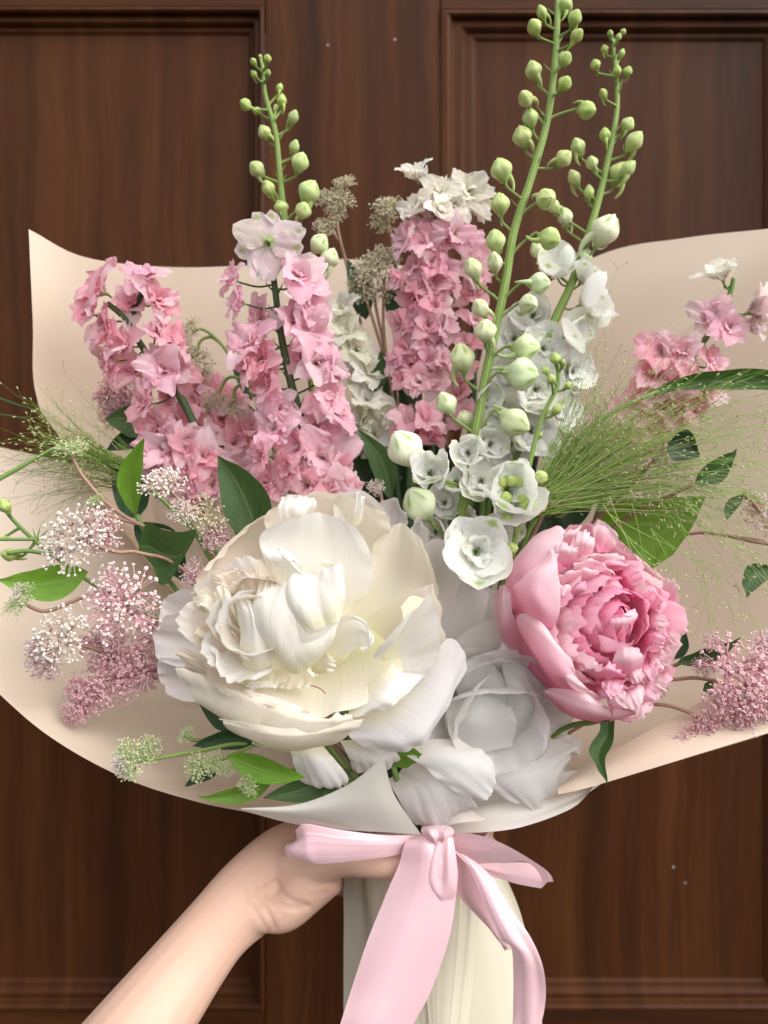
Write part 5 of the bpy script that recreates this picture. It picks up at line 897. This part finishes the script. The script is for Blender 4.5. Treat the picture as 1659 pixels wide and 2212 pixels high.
sprig('drooping tan sprig in front of the left sheet between two pink spikes', [[(415, 715, .51), (440, 712, .51), (475, 740, .508), (510, 790, .506), (548, 860, .505), (620, 1050, .50), (910, 1850, .47)], [(425, 770, .51), (432, 738, .51), (455, 728, .51), (475, 740, .508)]], [(412, 712, 34, .508, 'tan', (-.3, -.8, .3)), (428, 780, 42, .506, 'tan', (0, -.9, -.3)), (412, 760, 32, .508, 'tan', (-.3, -.9, 0)), (438, 808, 30, .508, 'tan', (0, -.8, -.4))], 9, m='stem_light')
sprig('small nodding tan heads on arched stems left of the pale topped spike', [[(470, 855, .498), (490, 818, .497), (520, 820, .496), (548, 860, .495), (620, 1050, .495), (912, 1850, .47)], [(505, 870, .496), (508, 840, .495), (530, 825, .495)]], [(470, 862, 32, .495, 'tan', (-.1, -.8, -.5)), (505, 882, 30, .494, 'tan', (.1, -.8, -.5)), (450, 870, 24, .497, 'tan', (-.4, -.8, -.3))], 10, m='stem_light')
sprig('shadowed deep pink clusters low behind the leftmost spike', [[(260, 860, .53), (330, 950, .53), (500, 1200, .52), (905, 1850, .47)]], [(255, 850, 58, .525, 'pink', (-.2, -.9, .1)), (285, 880, 46, .525, 'pink', (.2, -.9, 0)), (240, 890, 40, .527, 'pink', (-.3, -.8, -.2))], 11)
a = sprig('right sprig of feathery rose pink clusters over the paper hem', [[(1600, 1490, .43), (1530, 1468, .435), (1460, 1468, .44), (1300, 1500, .46), (1050, 1700, .48), (945, 1850, .47)], [(1520, 1560, .428), (1490, 1540, .43), (1425, 1522, .438), (1330, 1530, .455), (1200, 1600, .47)], [(1560, 1400, .435), (1500, 1420, .44), (1430, 1450, .445)]],
      [(1590, 1450, 92, .424, 'wisp', (.1, -.9, .3), (1.1, 1, .8)), (1640, 1480, 90, .424, 'wisp', (.3, -.9, .1)), (1570, 1510, 70, .422, 'wisp', (0, -.95, 0)), (1650, 1400, 46, .43, 'mix', (.3, -.9, .3)), (1610, 1540, 62, .42, 'wisp', (.1, -.95, -.2)), (1540, 1390, 34, .432, 'mix', (0, -.7, .7)), (1520, 1440, 30, .432, 'mix', (-.4, -.8, .2)), (1500, 1575, 50, .424, 'wisp', (-.2, -.9, -.3), (1.2, .8, .6)), (1475, 1600, 34, .424, 'wisp', (-.4, -.8, -.4)), (1545, 1560, 46, .423, 'wisp', (.1, -.9, -.3)), (1425, 1490, 22, .446, 'tan', (-.2, -.9, 0)), (1680, 1520, 60, .422, 'wisp', (.3, -.9, 0))], 12)
lf(a, (1462, 1432), (1600, 1378), 18, .436, .43, .08, .2, 'leaf'); lf(a, (1455, 1425), (1482, 1365), 14, .44, .438, .1, .2, 'leaf_dark'); lf(a, (1548, 1485), (1518, 1492), 16, .428, .425, .1, .1, 'leaf')
a = sprig('right sprig with a thin brown stem crossing the paper to a blush cluster', [[(1650, 1170, .46), (1575, 1158, .465), (1490, 1153, .475), (1350, 1200, .48), (1100, 1600, .485), (945, 1850, .47)], [(1440, 960, .430), (1400, 1010, .438), (1330, 1080, .455), (1250, 1160, .47)], [(1500, 1045, .428), (1450, 1070, .436), (1370, 1110, .455), (1290, 1170, .47)], [(1606, 1068, .430), (1625, 1085, .440), (1640, 1105, .452)], [(1680, 1222, .438), (1720, 1200, .445), (1760, 1190, .45)], [(1570, 1157, .465), (1640, 1172, .455), (1740, 1185, .45)]], [(1640, 1105, 50, .455, 'mix', (0, -.9, .3)), (1665, 1140, 40, .456, 'mix', (.3, -.9, 0)), (1620, 1075, 26, .456, 'tan', (-.2, -.9, .3))], 13)
lf(a, (1605, 1070), (1568, 1125), 14, .430, .428, .12, .2, 'leaf'); lf(a, (1672, 1225), (1612, 1292), 26, .438, .434, .22, .2, 'leaf'); lf(a, (1440, 960), (1512, 985), 36, .430, .428, -.12, .2, 'leaf_dark'); lf(a, (1500, 1045), (1592, 970), 24, .428, .426, .08, .25, 'leaf')
sprig('tiny white specked cluster peeping out above the big white peony', [[(815, 1050, .48), (830, 1120, .485), (920, 1850, .47)]], [(812, 1052, 24, .476, 'white', (0, -.9, .3))], 14)
# leafy shoots
def shoot(label, stem, leaves, m='stem'):
    th = thing('leafy_shoot', label, 'leafy shoot', P(*stem[-1]), 'leafy shoots'); mb = MB(); mb.tube([P(*p) for p in stem], .0016, 8); part('stem', mb.mesh('stem', M[m]), th)
    for l in leaves: lf(th, *l)
    return th
shoot('large dark pointed leaf standing upright left of the white peony top', [(562, 1172, .462), (640, 1350, .47), (910, 1850, .47)], [((560, 1178), (470, 984), 52, .458, .448, .06, .2, 'leaf'), ((600, 1200), (560, 1090), 40, .49, .49, .05, .15, 'leaf_dark')])
shoot('narrow light leaf held upright at the left between cluster stems', [(295, 1112, .452), (400, 1300, .465), (905, 1850, .47)], [((290, 1112), (312, 944), 27, .45, .44, -.12, .45, 'leaf_light'), ((300, 1120), (240, 1010), 40, .475, .47, .1, .15, 'leaf_dark')])
shoot('curled broad green leaf under the cream clusters at the left', [(330, 1145, .448), (450, 1300, .465), (906, 1850, .47)], [((290, 1130), (400, 1260), 40, .455, .458, -.1, .1, 'leaf_dark')])
cu = [o for o in bpy.data.objects if o.get('label', '').startswith('curled broad')][0]
leaf(cu, [[(298, 1172, .434), (300, 1180, .436), (300, 1188, .438)], [(318, 1130, .430), (322, 1180, .442), (330, 1225, .444)], [(345, 1140, .432), (350, 1195, .444), (345, 1262, .446)], [(385, 1150, .430), (388, 1200, .440), (370, 1250, .444)], [(424, 1142, .426), (424, 1152, .430), (420, 1164, .432)]], 'leaf', 20, 12)
shoot('two rounded dark leaves behind the left spike', [(330, 930, .515), (450, 1200, .51), (905, 1850, .47)], [((330, 925), (226, 905), 36, .515, .505, .08, .15, 'leaf'), ((325, 955), (228, 975), 22, .518, .51, .15, .2, 'leaf_dark'), ((350, 1000), (270, 1070), 34, .50, .495, .05, .15, 'leaf_dark')])
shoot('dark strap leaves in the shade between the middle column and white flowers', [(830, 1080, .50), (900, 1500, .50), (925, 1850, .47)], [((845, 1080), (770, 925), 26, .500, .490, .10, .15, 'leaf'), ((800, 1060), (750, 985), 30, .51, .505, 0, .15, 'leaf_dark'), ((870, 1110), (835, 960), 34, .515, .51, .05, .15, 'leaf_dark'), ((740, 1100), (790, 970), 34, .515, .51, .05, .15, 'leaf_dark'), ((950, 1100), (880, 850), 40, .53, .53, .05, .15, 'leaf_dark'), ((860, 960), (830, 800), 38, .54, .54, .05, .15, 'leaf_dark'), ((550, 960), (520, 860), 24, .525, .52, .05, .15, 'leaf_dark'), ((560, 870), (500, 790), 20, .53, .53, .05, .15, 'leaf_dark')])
shoot('broad bright green serrated leaf above the pink peony', [(1335, 1120, .470), (1200, 1350, .475), (950, 1850, .47)], [])
br = [o for o in bpy.data.objects if o.get('label', '').startswith('broad bright')][0]
leaf(br, [[(1300, 1110, .468), (1298, 1130, .468), (1300, 1160, .468)], [(1350, 1078, .455), (1350, 1130, .460), (1340, 1200, .456)], [(1430, 1074, .448), (1420, 1130, .452), (1400, 1228, .450)], [(1519, 1072, .444), (1480, 1125, .446), (1412, 1226, .449)], [(1521, 1078, .444), (1500, 1130, .445), (1455, 1198, .447)]], 'leaf_light', 26, 16)
shoot('wavy dark leaf hanging below the pink peony', [(1300, 1555, .432), (1180, 1600, .45), (950, 1850, .468)], [])
hg = [o for o in bpy.data.objects if o.get('label', '').startswith('wavy dark')][0]
leaf(hg, [[(1292, 1548, .424), (1310, 1550, .425), (1328, 1548, .424)], [(1296, 1580, .420), (1312, 1584, .424), (1326, 1590, .420)], [(1276, 1605, .414), (1296, 1612, .418), (1318, 1620, .412)], [(1275, 1630, .410), (1291, 1634, .413), (1306, 1638, .408)], [(1290, 1658, .408), (1299, 1660, .409), (1310, 1660, .406)], [(1309, 1690, .406), (1311, 1692, .406), (1313, 1693, .406)]], 'leaf', 26, 8)
shoot('small folded leaf between the two white peonies above the paper corner', [(850, 1655, .425), (900, 1850, .468)], [((852, 1652), (912, 1628), 22, .424, .415, -.1, .2, 'leaf_light'), ((500, 1580), (430, 1520), 26, .43, .43, .1, .15, 'leaf_dark'), ((870, 1690), (850, 1640), 30, .45, .45, .05, .15, 'leaf_dark')])
# dark stems seen in the gaps
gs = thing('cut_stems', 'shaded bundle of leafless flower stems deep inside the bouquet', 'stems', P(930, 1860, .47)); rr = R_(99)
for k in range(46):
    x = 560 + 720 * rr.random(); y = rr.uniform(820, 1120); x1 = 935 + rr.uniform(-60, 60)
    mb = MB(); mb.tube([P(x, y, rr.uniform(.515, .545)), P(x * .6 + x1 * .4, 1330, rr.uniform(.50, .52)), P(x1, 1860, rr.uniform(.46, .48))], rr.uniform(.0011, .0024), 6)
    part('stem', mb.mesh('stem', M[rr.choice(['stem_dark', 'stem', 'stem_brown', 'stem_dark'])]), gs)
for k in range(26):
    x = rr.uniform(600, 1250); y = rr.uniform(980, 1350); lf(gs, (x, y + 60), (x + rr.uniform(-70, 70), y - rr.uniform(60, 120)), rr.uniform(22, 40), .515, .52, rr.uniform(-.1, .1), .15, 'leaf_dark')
# feathery grasses
MG = plain('grass_hair', (0.21, 0.34, 0.055), .55, .15, .3, .2, 200); MG2 = plain('grass_hair_straw', (0.36, 0.36, 0.15), .55, .1, .3, .2, 200); MGS = plain('grass_seed', (0.55, 0.60, 0.27), .5, .1, .4, .3, 900)
def hair_plume(root, n, base, dirs, seed, rad=.00016, droop=.02, seeds=5):
    rr = R_(seed); mb = MB()
    for k in range(n):
        b = P(*base(rr)); ang, L, dy = dirs(rr); D0 = np.array((math.cos(ang), dy, math.sin(ang))); pts = [b]; p = b.copy(); v = D0 / np.linalg.norm(D0); m = 10; curl = rr.uniform(-.05, .05); mi = 0 if rr.random() < .7 else 1
        for s in range(m):
            p = p + v * L / m; v = v + np.array((curl * .5, rr.uniform(-.03, .03), -droop * (s / m) * 4 * rr.uniform(.3, 1.3) + curl)); v /= np.linalg.norm(v); pts.append(p)
        mb.tube(pts, [rad * (1.5 - 1.0 * i / m) for i in range(m + 1)], 3, 16, mi)
        for s in range(seeds):
            i = rr.randrange(4, m + 1); q = pts[i]; o = np.array((rr.uniform(-1, 1), rr.uniform(-1, .4), rr.uniform(-1, 1))); o /= np.linalg.norm(o); l = rr.uniform(.003, .012); e = q + o * l + v * l
            mb.tube([q, (q + e) / 2 + v * .001, e], rad * .6, 3, 4, mi)
            dd = e - q; dd /= np.linalg.norm(dd); R3 = np.array(frame(dd).to_3x3()); mb.add((ICO0[0] * np.array((.00042, .00042, .0010))) @ R3.T + e, ICO0[1], None, 2)
    part('plume', mb.mesh('plume', [MG, MG2, MGS], False), root, kind='stuff')
g = thing('panic_grass', 'airy green panic grass fanning to the right over the pink peony with a long blade', 'grass', P(1120, 1150, .455), 'feathery grasses')
mb = MB(); mb.tube([P(1190, 1080, .452), P(1130, 1180, .458), P(1050, 1500, .48), P(950, 1850, .47)], .0016, 8); mb.tube([P(1180, 1075, .456), P(1215, 985, .462), P(1300, 905, .468), P(1420, 845, .468)], [.0016, .0014, .0012, .0012], 8); part('stem', mb.mesh('stem', M['stem']), g)
hair_plume(g, 230, lambda r: (1160 + r.uniform(-14, 60), 1095 + r.uniform(-40, 20), .448 + r.uniform(-.006, .008)), lambda r: (math.radians(r.triangular(-4, 84, 34)), r.triangular(.045, .155, .085), r.uniform(-.28, .16)), 5, .00015, .018, 3)
hair_plume(g, 120, lambda r: (1185 + r.uniform(-10, 60), 1085 + r.uniform(-30, 15), .442 + r.uniform(-.004, .006)), lambda r: (math.radians(r.triangular(-10, 44, 16)), r.triangular(.07, .17, .12), r.uniform(-.32, .05)), 6, .00012, .05, 5)
hair_plume(g, 260, lambda r: (1150 + r.uniform(-8, 70), 1110 + r.uniform(-70, 10), .452 + r.uniform(-.006, .006)), lambda r: (math.radians(r.triangular(8, 80, 45)), r.triangular(.025, .075, .045), r.uniform(-.25, .2)), 7, .0002, .01, 2)
hair_plume(g, 16, lambda r: (1330 + r.uniform(-30, 180), 1095 + r.uniform(-40, 60), .425 + r.uniform(-.008, .012)), lambda r: (math.radians(r.uniform(-75, -30)), r.uniform(.05, .09), r.uniform(-.1, .1)), 8, .00016, .05, 8)
leaf(g, [[(1405, 846, .468), (1410, 850, .469), (1415, 854, .468)], [(1480, 812, .464), (1482, 828, .468), (1484, 842, .464)], [(1560, 800, .458), (1562, 820, .463), (1564, 842, .458)], [(1660, 798, .450), (1660, 820, .455), (1660, 843, .450)], [(1850, 830, .435), (1850, 845, .438), (1850, 860, .435)]], 'leaf', 26, 8, edge=.0006)
g2 = thing('panic_grass', 'fine feathery grass plume spreading to the left edge of the paper', 'grass', P(300, 1040, .48), 'feathery grasses')
mb = MB(); mb.tube([P(260, 1025, .47), P(330, 1060, .475), P(600, 1350, .485), P(908, 1850, .47)], .0013, 8); mb.tube([P(115, 968, .462), P(60, 1000, .458), P(-20, 1045, .45)], [.0010, .0012, .0014], 8); mb.tube([P(300, 1040, .475), P(200, 990, .47), P(115, 968, .462)], .0008, 6); part('stem', mb.mesh('stem', M['stem']), g2)
hair_plume(g2, 140, lambda r: (285 + r.uniform(-40, 30), 1035 + r.uniform(-45, 25), .474 + r.uniform(-.006, .006)), lambda r: (math.radians(180 - r.triangular(-14, 50, 22)), r.triangular(.03, .085, .055), r.uniform(-.2, .15)), 9, .00015, .015, 3)
tw = thing('bare_twig', 'thin dark twig crossing behind the left edge of the paper', 'twig', P(-30, 850, .53)); mb = MB(); mb.tube([P(-30, 850, .53), P(30, 872, .53), P(110, 900, .535), P(200, 960, .545)], .0009, 7); mb.tube([P(-30, 892, .53), P(20, 898, .53), P(60, 905, .533)], .0007, 7); part('stem', mb.mesh('stem', M['stem_dark']), tw)
